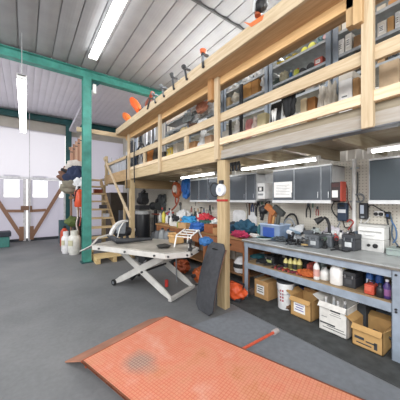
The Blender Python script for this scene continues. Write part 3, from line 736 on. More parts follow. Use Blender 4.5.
# ================================================================== UNDER THE STEEL BENCH, ON THE FLOOR
FZ = .012
def fl_slot(pl, pr, yt, x): return slot(pl, pr, yt, x, FZ)
def put_carton(label, pl, pr, yt, x, d, z=FZ, **k):
    y, w_, h = slot(pl, pr, yt, x, z); return carton(label, (x + d / 2, y, z), w_, d, h, **k)
put_carton('closed brown cardboard box with white label under the bench, next to the white bucket', 254.5, 268, 281, 2.92, .24, lab=True)
y, w_, h = fl_slot(273, 288, 282.5, 2.84); bucket('white plastic bucket with red print on the floor under the bench', (2.84 + w_ / 2, y, FZ), w_ / 2 * .95, h, '#eceef0', lid='#30343a', mark='#b05560')
put_carton('open cardboard box with white label on the floor under the bench, middle of the row', 290.5, 311, 299, 2.84, .30, open_=True, lab='#7a6fae', c='#c49c66')
put_carton('tall white printed cardboard box full of cans under the bench', 319, 347, 305, 2.80, .30, open_=True, c='#e3e1dc', cat='box',
           printed=[(.28, .84, .3, .03), (-.05, .86, .5, .025), (-.1, .78, .35, .05), (-.12, .70, .3, .012), (-.1, .63, .4, .012), (.18, .28, .55, .05), (-.1, .22, .6, .02), (-.05, .14, .8, .02), (.3, .5, .2, .015)])
put_carton('wide open cardboard box with dark tools inside, nearest box under the bench', 352, 383, 328, 2.78, .34, open_=True, c='#c8a068',
           printed=[(.25, .42, .32, .12), (-.12, .36, .3, .06), (-.28, .3, .1, .3), (.1, .2, .5, .05)])
def inside(px, py, z): return on_z(px, py, z)
for i, (px, c, hh) in enumerate(((326, '#d9dadc', .36), (332, '#bfc3c6', .37), (338, '#e4e4e2', .35), (343, '#8c8f92', .36))):
    yy = on_x(px, 200, 2.9).y
    bottle(['pale aerosol can at the left in the white printed box', 'second can from the left, grey, in the white printed box', 'white can third from the left in the white printed box', 'dark grey can at the right in the white printed box'][i],
           (2.9 + .05 * (i % 2), yy, FZ + .02), .032, hh - .02, c, cap='#c9c9c9', group='cans in the white printed box', name='spray_can', cat='can')
for i, (a, b) in enumerate((((2.86, .93, .20), (3.06, .80, .07)), ((2.95, .86, .16), (3.0, .72, .06)))):
    m = MB(); m.cyl(a, b, .012); m.blob(b, (.09, .07, .06), i, .3)
    tag(m.build('wrench', STEELD, smooth=True), ['long dark tool with bulky head lying in the nearest open box', 'short dark tool lying in the nearest open box'][i], 'tool')
y, w_, h = fl_slot(297, 305, 286, 3.2); toolbox('dark blue case behind the open box in the middle under the bench', (3.3, y, FZ), w_, .3, h, '#26305e')
put_carton('flat brown carton behind the open box, under the bench', 304, 320, 290, 3.15, .3, c='#a67c50')
put_carton('dark grey crate on the floor behind the tall white printed box', 357, 366, 300, 3.05, .3, c='#3c4248', tape=False, name='crate', cat='crate')
coil('cable_coil', 'black cable coil hanging at the right edge beside the steel bench leg', (2.9, .57, .36), .13, .012, 3, '#202224')
put_carton('teal plastic crate at the right edge under the bench', 394, 412, 318, 3.0, .3, c='#5f8f8c', tape=False, name='crate', cat='crate')
soft('rag', 'brown crumpled rag on the floor between the white bucket and the open box', (2.95, on_x(289, 200, 2.95).y, FZ), (.14, .16, .1), '#7a5c44', 5, 'rag')
soft('rag', 'dark crumpled rag on the floor left of the closed brown box', (2.95, on_x(252, 200, 2.95).y, FZ), (.16, .14, .1), '#5a4a42', 8, 'rag')

# ================================================================== STEEL BENCH SHELF
SZ = .546
def sh_slot(pl, pr, yt, x): return slot(pl, pr, yt, x, SZ)
y, w_, h = sh_slot(251, 263, 255, 3.15); soft('tool_bag', 'dark teal bag at the far end of the bench shelf', (3.2, y, SZ), (.35, w_, h * 1.2), '#2c6670', 11, 'bag')
y, w_, h = sh_slot(255, 266, 260, 2.92); soft('tool_bag', 'low black tool bag at the front of the bench shelf, far end', (3.0, y, SZ), (.22, w_, h * 1.2), '#26282c', 14, 'bag')
y, w_, h = sh_slot(264, 274, 256, 2.98); toolbox('black tool case with yellow-green label on the bench shelf', (3.08, y, SZ), w_, .2, h, '#24262a', front='#b7bd7e')
y, w_, h = sh_slot(277, 300, 254, 3.05); toolbox('wide black case behind the yellow bottles on the bench shelf', (3.25, y, SZ), w_, .3, h, '#17181c')
for i in range(4):
    px = 285.5 + i * 4.6; yy = on_x(px, 200, 2.96).y
    bottle('yellow bottle on the bench shelf, %s from the left before the black case' % ['first', 'second', 'third', 'fourth'][i], (2.97, yy, SZ + .0), .034, on_x(px, 256, 2.97).z - SZ, '#ded48a', cap='#2a2a2a', lab='#5c5a30' if i % 2 else '#2f3030', group='yellow bottles on the bench shelf')
for i in range(7):
    px = 275 + i * 4.4; yy = on_x(px, 200, 2.86).y
    t = thing('screwdriver', 'dark red handled screwdriver on the bench shelf, number %d from the far end' % (i + 1), 'screwdriver', (2.87, yy, SZ + .02), R.uniform(-.5, .5), 'red screwdrivers lying on the bench shelf')
    m = MB(); m.cyl((-.03, 0, 0), (.07, 0, 0), .017, .013, 8); m.build('handle', col(['#8e3634', '#7b3a4a', '#a8483a'][i % 3]), t)
    m = MB(); m.cyl((.07, 0, 0), (.18, 0, 0), .004, n=6); m.build('shaft', CHROME, t)
soft('rag', 'orange crumpled rag on the bench shelf beside the white spray bottle', (2.9, on_x(307, 200, 2.9).y, SZ), (.14, .22, .1), '#c0622e', 21, 'rag')
y, w_, h = sh_slot(313, 317.5, 259, 2.87); bottle('white spray bottle with red trigger on the bench shelf', (2.9, y, SZ), .036, h, '#eeeeee', cap='#e4e4e6', lab='#d8a8a0', spray=True)
y, w_, h = sh_slot(318.5, 327, 269, 2.92); jug('small white jug beside the big white jug on the bench shelf', (2.99, y, SZ), w_, .14, h * 1.05, '#e6e8e6', cap='#e8e8e8')
y, w_, h = sh_slot(328, 340.5, 263, 2.86); jug('big white plastic jug on the bench shelf', (2.95, y, SZ), w_, .17, h, '#eeeeec', cap='#f2f2f2')
y, w_, h = sh_slot(320, 326, 257, 3.15); bottle('pale grey bottle behind the small white jug on the bench shelf', (3.15, y, SZ), .045, h, '#9fb3b2', cap='#d6dad8')
y, w_, h = sh_slot(310, 315, 258, 3.2); bottle('teal grey bottle at the back of the shelf behind the spray bottle', (3.2, y, SZ), .04, h, '#5f7d7c', cap='#a6b4b0')
y, w_, h = sh_slot(342, 355, 272.5, 2.90); toolbox('square black battery box on the bench shelf', (3.02, y, SZ), w_, .22, h, '#34363a', front='#4a4d52', name='battery_box')
y, w_, h = sh_slot(341, 350, 265, 3.10); soft('work_glove', 'yellow work gloves on top of the black battery box', (3.0, y + .01, SZ + .17), (.12, .12, .06), '#e2cf2c', 2, 'gloves')
y, w_, h = sh_slot(364.5, 372, 269, 3.02); jug('blue plastic jug with white label on the bench shelf, left of the two', (3.09, y, SZ), w_, .12, h, '#3a68b0', cap='#dfe3ea', lab='#c8d4e6')
y, w_, h = sh_slot(374, 381, 270, 3.02); jug('darker blue plastic jug on the bench shelf, right of the two', (3.09, y, SZ), w_, .12, h, '#26539c', cap='#1d3a70')
y, w_, h = sh_slot(364, 374, 284, 2.86); machine('red and black small compressor on the bench shelf in front of the blue jugs', (2.92, y, SZ), w_, .13, h * .95, '#c2503c', '#d66a55', 'air_pump', 'pump', knobs=0)
y, w_, h = sh_slot(376, 381.5, 284, 2.84); bottle('black bottle on the bench shelf near the leg', (2.88, y, SZ), .036, h, '#25282e', cap='#15171a')
y, w_, h = sh_slot(383.5, 388, 280, 2.86); bottle('purple bottle on the bench shelf tight beside the leg', (2.90, y, SZ), .034, h, '#4b3a78', cap='#d8d8e2', lab='#8c5a8e')
y, w_, h = sh_slot(391, 400, 276, 3.0); jug('dark indigo jug on the bench shelf at the right edge', (3.1, y, SZ), w_, .16, h, '#2d3352', cap='#202020')

for i, (pl, pr, yt, x, c, lb) in enumerate(((268, 277, 258, 3.12, '#3a2a2c', 'dark maroon tool bag behind the red screwdrivers on the bench shelf'), (300, 309, 259, 3.02, '#2a2b30', 'black tool bag right of the yellow bottles on the bench shelf'), (254, 262, 262, 2.9, '#454b52', 'slate grey tool bag at the very far corner of the bench shelf'), (355, 364, 268, 3.1, '#20242e', 'midnight blue bag behind the battery box on the bench shelf'), (304, 312, 264, 2.9, '#8a3c34', 'brick red tool bag beside the orange rag on the bench shelf'))):
    y, w_, h = sh_slot(pl, pr, yt, x); soft('tool_bag', lb, (x + .1, y, SZ), (.2, w_, h * 1.15), c, 60 + i, 'bag', .45)
for i in range(6):
    px = 262 + i * 7.5; yy = on_x(px, 200, 2.93).y
    t = thing('socket_wrench', 'dull steel wrench among the red screwdrivers on the bench shelf, number %d from far end' % (i + 1), 'wrench', (2.93, yy, SZ + .012), R.uniform(-.8, .8), 'steel wrenches on the bench shelf')
    m = MB(); m.beam((-.09, 0, 0), (.08, 0, 0), .02, .012); m.build('shank', [STEEL, DARK, STEELD][i % 3], t)
    m = MB(); m.cyl((.08, 0, -.01), (.08, 0, .014), .024, n=10); m.build('head', STEELD, t)
# ================================================================== ON THE STEEL BENCH TOP
TZ = .9005
def tb(pl, pr, yt, x): return slot(pl, pr, yt, x, TZ)
# white two-tier machine
y0_, y1_ = on_x(357, 200, 3.38).y, on_x(384, 200, 3.38).y
pw = y0_ - y1_
pr_ = thing('desktop_printer', 'white two-tier desktop printer with two black knobs on the steel bench', 'printer', (3.5, (y0_ + y1_) / 2, TZ))
m = MB(); m.box((0, 0, .07), (.24, pw, .14)); m.build('base', col('#d2d2d0'), pr_, bevel=.006)
m = MB(); m.box((.005, 0, .215), (.23, pw * .98, .15)); m.build('upper_body', WHITE, pr_, bevel=.012)
m = MB(); m.box((.02, 0, .302), (.2, pw * 1.02, .03)); m.build('lid', col('#c9c9c6'), pr_, bevel=.008)
m = MB(); m.box((-.115, 0, .235), (.012, pw * .8, .012)); m.build('slot', col('#a6a6a4'), pr_)
m = MB(); m.box((-.125, 0, .20), (.02, pw * .34, .02)); m.build('handle', col('#f4f4f4'), pr_, bevel=.004)
for yy, r_ in ((-.2, .026), (.04, .017)):
    m = MB(); m.cyl((-.14, yy * pw, .07), (-.118, yy * pw, .07), r_); m.build('knob', BLACK, pr_, bevel=.003)
y, w_, h = tb(341, 353, 234, 3.25); toolbox('dark tool case with a silver front beside the white printer', (3.36, y, TZ), w_ * 1.1, .2, h, '#3a3d43', front='#d4d8db')
y, w_, h = tb(315, 331, 234, 3.18); machine('dark grey power box with a handle, left of the silver fronted case', (3.29, y, TZ), w_, .2, h * .9, '#6c7278', '#9aa0a6', 'power_box', 'machine', knobs=2)
y = on_x(332, 200, 3.28).y; drill('red and black power drill standing right of the grey power box', (3.2, y, TZ), '#c03a34', .4, .7)
y = on_x(309, 200, 3.2).y; vise('grey bench vise on the steel bench left of the grey power box', (3.2, y, TZ), '#70767b', .3, .9)
y = on_x(302, 200, 3.05).y; drill('grey power drill lying in the middle of the steel bench', (3.1, y, TZ), '#8a8f94', 1.2, .6)
y, w_, h = tb(286, 298, 224, 3.3); machine('white and blue bench polisher at the wall on the steel bench', (3.38, y, TZ), w_ * .9, .16, h * .8, '#dfe5ea', '#8fb0c8', 'bench_polisher', 'machine', -.3, knobs=1)
cable('air_hose', 'thick black hose looping above the white and blue polisher', [on_x(283, 232, 3.45), on_x(284, 221, 3.5), on_x(289, 214, 3.55), on_x(295, 214, 3.55), on_x(298, 222, 3.5), on_x(299, 232, 3.45)], .014, '#2a2c30', 'hose')
y = on_x(311, 200, 3.45).y; soft('cloth', 'light grey cloth heap behind the bench vise', (3.45, y, TZ), (.2, .2, .16), '#c9c6c2', 6, 'cloth')
lp = thing('desk_lamp', 'glossy black gooseneck lamp bent over the steel bench', 'lamp', tuple(on_x(330, 233, 3.45).to_tuple()[:2]) + (TZ,))
bx, by = lp.location.x, lp.location.y
def rel(v): return (v.x - bx, v.y - by, v.z - TZ)
m = MB(); m.cyl((0, 0, 0), (0, 0, .025), .07); m.build('base', BLACK, lp, bevel=.004)
m = MB(); m.tube([(0, 0, .02), rel(on_x(329, 224, 3.45)), rel(on_x(327, 219, 3.45)), rel(on_x(324, 217.5, 3.42))], .02, n=10); m.build('neck', BLACK, lp, smooth=True)
m = MB(); q = Vector(rel(on_x(323, 218, 3.42))); m.cyl(q, q + Vector((-.05, .08, -.06)), .03, .05); m.build('shade', BLACK, lp)
soft('cloth', 'white lilac cloth draped high behind the black gooseneck lamp', (3.52, on_x(330, 200, 3.52).y, TZ), (.12, .3, .26), '#d9d4dd', 17, 'cloth', .3)
soft('cloth', 'pale green cloth heap right of the gooseneck lamp base', (3.4, on_x(326, 200, 3.4).y, TZ), (.16, .2, .12), '#b3cdbd', 19, 'cloth', .3)
# clear blue crate with tools
y, w_, h = tb(261, 280, 224.5, 3.08)
cr = thing('plastic_crate', 'clear blue plastic crate of tools on the far end of the steel bench', 'crate', (3.2, y, TZ))
m = MB(); e = .006
for s in (-1, 1):
    m.box((0, s * w_ / 2, h / 2), (.26, e, h)); m.box((s * .13, 0, h / 2), (e, w_, h))
m.box((0, 0, .005), (.26, w_, .01)); m.build('body', col('#8397b4', .2), cr)
m = MB(); m.box((-.136, .02, h * .5), (.006, w_ * .6, h * .62)); m.build('front_panel', col('#3a5cae', .3), cr, bevel=.002)
m = MB()
for s in (-1, 1): m.box((0, s * w_ / 2, h), (.29, .025, .02)); m.box((s * .135, 0, h), (.025, w_ + .02, .02))
m.build('rim', col('#b8cbe4', .3), cr, bevel=.003)
names = (('brown leather tool roll sticking up from the blue crate', '#9a5f34', 272, 206, .05), ('dark grey power tool body sticking up at the right of the blue crate', '#4a4e4a', 280, 207, .045), ('tan wooden tool handle leaning in the blue crate', '#b98a54', 275, 210, .03))
for i, (lb, c, px, py, r_) in enumerate(names):
    b = on_x(px - 4, 225, 3.2); tp_ = on_x(px, py, 3.25); b.z = TZ + .05
    t = thing(['tool_roll', 'angle_grinder', 'mallet'][i], lb, 'tool', tuple(b)); v = tp_ - b
    m = MB(); m.cyl((0, 0, 0), v * .75, r_ * .6, r_ * .75, 10); m.build('handle', col(c), t, bevel=.003)
    m = MB(); m.beam(v * .7 - Vector((0, .09, -.02)), v * .9 + Vector((0, .1, .05)), r_ * 1.5, r_ * 1.8); m.build('head', col(['#a8683a', '#3a3d3c', '#6b4a30'][i]), t, bevel=.006)
for i, (px, c, nm) in enumerate(((262, '#3a6f55', 'dark green'), (266, '#d8c84a', 'yellow'), (258.5, '#2f6a72', 'teal'))):
    yy = on_x(px, 200, 3.22).y
    bottle('%s bottle standing in the clear blue crate' % nm, (3.22, yy, TZ + .011), .035, .22, c, cap='#cfcf9a')
q = on_x(238, 232, 3.15); soft('jacket', 'teal blue crumpled jacket at the far end of the bench behind the post', (3.2, q.y, TZ), (.3, .44, .26), '#2c5770', 31, 'jacket', .5)
q = on_x(247.5, 235, 3.1); soft('work_glove', 'crimson work gloves lying at the corner of the steel bench', (3.08, q.y, TZ), (.2, .32, .11), '#b5355c', 33, 'gloves', .6)
q = on_x(254, 236, 3.1); soft('cloth', 'white cloth scrap between the crimson gloves and the white dish', (3.05, q.y, TZ), (.16, .2, .06), '#e2e0de', 35, 'cloth', .5)
q = on_x(264.5, 236, 2.98); t = thing('dish', 'white dish with a teal rim in front of the blue crate', 'dish', (2.98, q.y, TZ))
m = MB(); m.lathe([(.05, 0), (.1, .02), (.12, .045), (.112, .045), (.09, .022), (.0, .012)], n=24); m.build('bowl', WHITE, t, smooth=True)
m = MB(); m.lathe([(.121, .043), (.124, .05), (.112, .05), (.112, .043)], n=24); m.build('rim', col('#6fa5a6'), t, smooth=True)
soft('rag', 'dark rag lying right of the clear blue crate on the bench', (3.1, on_x(284, 200, 3.1).y, TZ), (.16, .18, .09), '#4e555a', 41, 'rag', .5)
for i, px in enumerate((288, 293, 298, 304, 310)):
    t = thing('socket_wrench', 'chrome wrench lying flat on the steel bench, number %d from the blue crate' % (i + 1), 'wrench', (2.98 + .03 * (i % 3), on_x(px, 200, 2.98).y, TZ + .012), R.uniform(-1, 1), 'loose chrome wrenches on the steel bench')
    m = MB(); m.beam((-.09, 0, 0), (.09, 0, 0), .018, .01); m.build('shank', [STEELD, DARK, CHROME][i % 3], t)
    m = MB(); m.cyl((.09, 0, -.01), (.09, 0, .012), .022, n=10); m.build('head', STEELD, t)
y, w_, h = tb(303, 313, 232, 3.1); toolbox('low black case on the steel bench in front of the vise', (3.2, y, TZ), w_, .2, h * .9, '#595e64', name='tool_case', front='#b9bdc0')
y = on_x(291, 200, 3.12).y; drill('white and grey heat gun lying before the polisher', (3.14, y, TZ), '#e4e8ec', 1.0, .8, name='heat_gun')
y = on_x(297, 200, 3.14).y; drill('blue grey power drill lying before the polisher, right of the heat gun', (3.2, y, TZ), '#6f8698', 1.9, .75)
y = on_x(320, 200, 3.1).y; drill('green grey power drill in front of the gooseneck lamp', (3.08, y, TZ), '#55685c', .2, .65)
for i, (px, x, c, nm, hh) in enumerate(((301, 3.45, '#d8dadb', 'white', .2), (305, 3.5, '#3c4046', 'black', .24), (316, 3.5, '#a9b2b6', 'grey', .22), (338, 3.5, '#c24a40', 'red', .2), (341.5, 3.5, '#e3e3e0', 'cream', .22), (348, 3.52, '#2f3338', 'charcoal', .2), (276, 3.5, '#b9a03a', 'mustard', .2), (289, 3.55, '#33507c', 'blue', .22))):
    bottle('%s bottle standing at the back of the steel bench by the pegboard' % nm, (x, on_x(px, 200, x).y, TZ), .036, hh, c, cap=['#2a2c30', '#d8d8d8'][i % 2], lab=None if i % 2 else '#8e9296')
cable('power_cable', 'black cable snaking over the steel bench top before the vise', [on_z(288, 239, TZ + .01), on_z(295, 241, TZ + .01), on_z(300, 238, TZ + .01), on_z(308, 242, TZ + .01), on_z(314, 240, TZ + .01)], .009, '#1f2124')
cable('power_cable', 'black cable lying along the bench top beside the printer', [on_z(352, 250, TZ + .01), on_z(347, 252, TZ + .01), on_z(338, 249, TZ + .01), on_z(331, 250, TZ + .01)], .009, '#24262a')
pb = MB(); pb.span((3.05, on_x(316, 200, 3.0).y, TZ), (3.12, on_x(299, 200, 3.0).y, TZ + .02)); tag(pb.build('wood_strip', wood('#cdb07a'), bevel=.003), 'pale wooden strip lying on the steel bench before the vise', 'wood')
q = on_x(398, 246, 3.3); toolbox('grey green tool case on the steel bench at the right edge', (3.42, q.y, TZ), .22, .24, .08, '#9aa8a4')

# ================================================================== ON THE WALL ABOVE THE STEEL BENCH
WX = XW - .042
def wall_box(name, label, cat, pl, pr, yt, yb, dep, c, face=None, fc='#dfe3e8', x=None):
    x = WX if x is None else x; xf = x - dep
    a, b = on_x(pl, 200, xf).y, on_x(pr, 200, xf).y; z1, z0 = on_x((pl + pr) / 2, yt, xf).z, on_x((pl + pr) / 2, yb, xf).z
    t = thing(name, label, cat, (x, (a + b) / 2, z0)); w = a - b; h = z1 - z0
    m = MB(); m.box((-dep / 2, 0, h / 2), (dep, w, h)); m.build('body', col(c), t, bevel=.012)
    if face:
        fy, fz, fw, fh = face; m = MB(); m.box((-dep - .003, fy * w, fz * h), (.006, fw * w, fh * h)); m.build('face', col(fc), t, bevel=.004)
    return t, w, h
t = thing('battery_charger', 'dark battery charger with red side and white label hung on the cabinet corner', 'charger', (3.24, 1.445, 1.507))
m = MB(); m.box((0, 0, .12), (.13, .12, .24)); m.build('body', col('#33292b'), t, bevel=.01)
m = MB(); m.box((0, -.065, .12), (.14, .012, .25)); m.build('side_panel', col('#b34a3a'), t, bevel=.004)
m = MB(); m.box((-.067, .005, .09), (.004, .07, .09)); m.build('label', PAPER, t)
m = MB(); m.box((-.067, 0, .2), (.004, .09, .045)); m.build('display', col('#4a2b2c'), t)
t, w_, h = wall_box('battery_charger', 'navy blue battery charger with a pale stripe hanging on the pegboard', 'charger', 337, 346.5, 203, 221, .08, '#27384f', (0, .55, .84, .2))
m = MB(); m.box((-.085, 0, h * .85), (.006, w_ * .5, h * .12)); m.build('display', BLACK, t)
t, w_, h = wall_box('battery_charger', 'black battery charger with pale blue face left of the wall socket', 'charger', 358.5, 367, 203, 219, .07, '#23262e', (.08, .6, .45, .55), '#b9c4d4')
m = MB(); m.box((-.075, .0, h * .12), (.006, w_ * .4, h * .12)); m.build('button', STEEL, t)
t, w_, h = wall_box('wall_socket', 'white double wall socket with two black plugs', 'socket', 373.5, 384, 211, 216.5, .035, '#f0f0f0')
for s in (-.24, .24):
    m = MB(); m.cyl((-.06, s * w_, h * .45), (-.034, s * w_, h * .45), .022); m.build('plug', BLACK, t, bevel=.004)
t, w_, h = wall_box('wall_socket', 'black multiple plug block with plugs on the wall right of the white socket', 'socket', 385, 390, 212, 219, .05, '#1d2024', (0, .5, .6, .4), '#2c4a7c')
cx_, = (on_x(354.5, 200, WX - .02).y,)
m = MB(); m.cyl((WX - .03, cx_, .9), (WX - .03, cx_, 2.07), .026, n=14); o = thing('conduit', 'white vertical electrical conduit between the two dark cabinets', 'conduit', (WX - .03, cx_, .9)); m.build('pipe', WHITE, o, world=True, smooth=True)
for z in (1.1, 1.5, 1.95):
    m = MB(); m.box((WX - .015, cx_, z), (.03, .1, .02)); m.build('clip', STEEL, o, world=True)
coil('cable_coil', 'grey cable coil hanging beside the white conduit', (WX - .03, on_x(360, 200, WX).y, on_x(360, 198, WX).z), .055, .007, 3, '#8e9296')
cable('power_cable', 'grey cable hanging down the wall right of the white conduit', [on_x(357.5, 172, WX - .02), on_x(358, 185, WX - .02), on_x(357, 195, WX - .02), on_x(360, 203, WX - .02)], .007, '#4b4e52')
cable('power_cable', 'black cable trailing down from the black plug block', [on_x(387, 219, WX - .04), on_x(389, 228, WX - .05), on_x(390, 238, WX - .04), on_x(389, 246, WX - .05)], .009, '#23262a')
cable('power_cable', 'blue grey cable running down at the right from the plugs', [on_x(390, 214, WX - .03), on_x(393, 224, WX - .03), on_x(391, 236, WX - .03), on_x(398, 246, WX - .1)], .008, '#51687e')
cable('power_cable', 'thin black cable sagging from the charger to the white socket', [on_x(367, 209, WX - .03), on_x(371, 204, WX - .03), on_x(378, 208, WX - .03), on_x(386, 213, WX - .03)], .006, '#2b2e33')
cable('power_cable', 'black cable from the navy charger down to the bench', [on_x(343, 221, WX - .03), on_x(345, 229, WX - .03), on_x(350, 226, WX - .03), on_x(352, 235, WX - .1)], .007, '#2a2528')
cable('power_cable', 'red cable bunched under the navy charger', [on_x(347, 222, WX - .05), on_x(350, 219, WX - .05), on_x(354, 222, WX - .06), on_x(351, 226, WX - .06), on_x(348, 230, WX - .1)], .009, '#b5443c')
cable('power_cable', 'brown cable beside the charger with red side', [on_x(345, 182, WX - .03), on_x(348, 190, WX - .03), on_x(347, 200, WX - .03), on_x(352, 210, WX - .03)], .007, '#6b4038')
# white electrical panel in the gap between cabinets
t, w_, h = wall_box('electrical_panel', 'white electrical panel with black labels between two dark cabinets', 'electrical panel', 257, 264.5, 183, 199, .35, '#dfe0e0', (-.02, .62, .7, .3), '#2a2d32')
m = MB(); m.box((-.355, 0, h * .62), (.006, w_ * .3, h * .2)); m.build('sticker', PAPER, t)
m = MB(); m.box((-.355, 0, h * .28), (.006, w_ * .7, h * .12)); m.build('name_plate', col('#8a8d92'), t)
bb = MB(); a, b = on_x(259, 200, 3.5).y, on_x(273, 200, 3.5).y; bb.span((3.5, b, 1.5), (3.52, a, 1.99)); tag(bb.build('backing_board', col('#c9cbcd'), bevel=.003), 'pale grey backing board behind the white electrical panel', 'board')
# pale sheets hung on the wall left of the crate
for (pl, pr, yt, yb, lb, rr) in ((233, 246, 210, 226, 'white plastic sheet hung on the pegboard just right of the post', 0), (248, 257, 212, 229, 'rounded white plastic guard hung on the pegboard above the crimson gloves', 1)):
    a, b = on_x(pl, 200, WX).y, on_x(pr, 200, WX).y; z1, z0 = on_x((pl + pr) / 2, yt, WX).z, on_x((pl + pr) / 2, yb, WX).z
    m = MB(); ccy, ccz, hw, hh = (a + b) / 2, (z0 + z1) / 2, (a - b) / 2, (z1 - z0) / 2
    pts = [(WX - .012, ccy + hw * math.copysign(abs(math.cos(q)) ** (.8 if rr else .45), math.cos(q)), ccz + hh * math.copysign(abs(math.sin(q)) ** (.8 if rr else .5), math.sin(q))) for q in [2 * math.pi * i / 24 for i in range(24)]]
    m.prism(pts, (.01, 0, 0)); tag(m.build('plastic_sheet', col('#e3e4e6', .4), bevel=.003), lb, 'sheet')

# hand tools hung on the pegboard
def hung(kind, label, y, z, c, s=1., group=None, x=WX):
    t = thing(kind, label, kind.replace('_', ' '), (x - .02, y, z), 0, group)
    if kind == 'pliers':
        for q in (-1, 1):
            m = MB(); m.tube([(0, q * .01, 0), (0, q * .03 * s, -.07 * s), (0, q * .022 * s, -.14 * s)], .009 * s); m.build('handle', col(c), t, smooth=True)
            m = MB(); m.beam((0, q * .008, 0), (0, q * .004, .06 * s), .014 * s, .012); m.build('jaw', STEELD, t)
    elif kind == 'hammer':
        m = MB(); m.cyl((0, 0, 0), (0, 0, -.24 * s), .012 * s, .016 * s); m.build('handle', col(c), t)
        m = MB(); m.cyl((0, -.06 * s, .01), (0, .05 * s, .01), .02 * s, .016 * s); m.build('head', STEELD, t)
    elif kind == 'screwdriver':
        m = MB(); m.cyl((0, 0, 0), (0, 0, .09 * s), .015 * s, .012 * s, 8); m.build('handle', col(c), t)
        m = MB(); m.cyl((0, 0, 0), (0, 0, -.11 * s), .005, n=6); m.build('shaft', CHROME, t)
    elif kind == 'wrench':
        m = MB(); m.beam((0, 0, 0), (0, 0, -.18 * s), .018 * s, .008); m.build('shank', col(c), t)
        m = MB(); m.tube([(0, .024 * s * math.cos(a), .02 * s + .024 * s * math.sin(a)) for a in [-.6 + i * .5 for i in range(9)]], .008 * s); m.build('jaw', STEELD, t)
    elif kind == 'saw':
        m = MB(); m.prism([(0, -.03, 0), (0, .05 * s, 0), (0, .02 * s, -.34 * s), (0, -.03, -.34 * s)], (.004, 0, 0)); m.build('blade', STEEL, t)
        m = MB(); m.tube([(0, -.03, 0), (0, -.03, .08 * s), (0, .05 * s, .08 * s), (0, .05 * s, 0)], .014); m.build('handle', col(c), t, smooth=True)
    elif kind == 'cutters':
        for q in (-1, 1):
            m = MB(); m.tube([(0, q * .008, 0), (0, q * .05 * s, -.12 * s), (0, q * .045 * s, -.26 * s)], .013 * s); m.build('handle', col(c), t, smooth=True)
        m = MB(); m.prism([(-.01, -.03 * s, 0), (-.01, .03 * s, 0), (-.01, .012, .09 * s), (-.01, -.012, .09 * s)], (.02, 0, 0)); m.build('jaw', STEELD, t)
    return t
kinds = ['pliers', 'wrench', 'screwdriver', 'hammer', 'pliers', 'wrench', 'cutters', 'screwdriver']
cols = ['#9a2f2c', '#3c4046', '#c08a30', '#6b4b34', '#2c4f8c', '#70757a', '#26282c', '#2f6b4f']
cn = ['red', 'dark grey', 'amber', 'brown', 'blue', 'grey', 'black', 'green']
ordn = ['first', 'second', 'third', 'fourth', 'fifth', 'sixth', 'seventh', 'eighth', 'ninth', 'tenth', 'eleventh', 'twelfth']
def row(pxs, py, where, off=0, s=1.):
    for i, px in enumerate(pxs):
        k = (i + off) % 8; p = on_x(px, py + (i % 3) * 1.6, WX)
        hung(kinds[k], '%s %s hung on pegboard %s, %s from left' % (cn[k], kinds[k].replace('_', ' '), where, ordn[i]), p.y, p.z, cols[k], s, 'hand tools hung ' + where)
row([192, 195, 198.5, 201.5, 204.5, 207.5, 210.5, 213.5], 208, 'below the far cabinets', 0, .8)
row([250, 253, 256, 259, 262.5, 266], 203, 'above the blue crate', 3, 1.)
row([196, 199.5], 201.5, 'just under the far cabinet door', 1, .6)
row([309, 313.5, 318], 206, 'above the bench vise', 6, .7)
p = on_x(181, 207, WX); hung('saw', 'long grey hand saw hung on the white wall under the blue bag', p.y, p.z + .05, '#3a3c40', .95)
p = on_x(262, 199, 3.5)
t = thing('power_drill', 'black corded drill hung under the white electrical panel', 'power tool', (3.4, on_x(258, 200, 3.4).y, 1.30))
m = MB(); m.blob((0, 0, .04), (.14, .16, .16), 4, .4); m.build('motor_housing', DARK, t, smooth=True)
m = MB(); m.tube([(.05, 0, .1), (.1, .04, .16), (.16, 0, .2), (.215, 0, .12)], .012); m.build('hanger', BLACK, t, smooth=True)
m = MB(); m.beam((0, 0, 0), (-.02, .02, -.14), .05, .04); m.build('grip', BLACK, t, bevel=.008)

# round reel on the post, tools on its beam
rl = thing('extension_reel', 'round white cord reel fixed on the timber post', 'reel', (2.235, 2.535, 1.66))
cc = MB(); cc.cyl((-.05, 0, 0), (0, 0, 0), .085, n=28); cc.build('disc', col('#e9ecf2', .3), rl, bevel=.008)
cc = MB(); cc.cyl((-.058, 0, 0), (-.05, 0, 0), .03, n=18); cc.build('hub', col('#c9d0dc', .3), rl)
cc = MB(); cc.box((-.02, 0, .11), (.04, .07, .05)); cc.build('bracket', DARK, rl, bevel=.004)
cable('power_cable', 'black cord looped beside the round white reel on the post', [(2.21, 2.60, 1.74), (2.19, 2.68, 1.78), (2.18, 2.74, 1.70), (2.19, 2.72, 1.60), (2.2, 2.64, 1.56), (2.21, 2.59, 1.60)], .01, '#25272b')
bd = MB()
for a, b in (((2.23, 2.47, 1.50), (2.28, 2.475, 1.53)), ((2.23, 2.645, 1.5), (2.28, 2.65, 1.53)), ((2.227, 2.47, 1.50), (2.2345, 2.65, 1.53))): bd.span(a, b)
tag(bd.build('red_band', RED), 'red tape band around the timber post below the reel', 'tape')
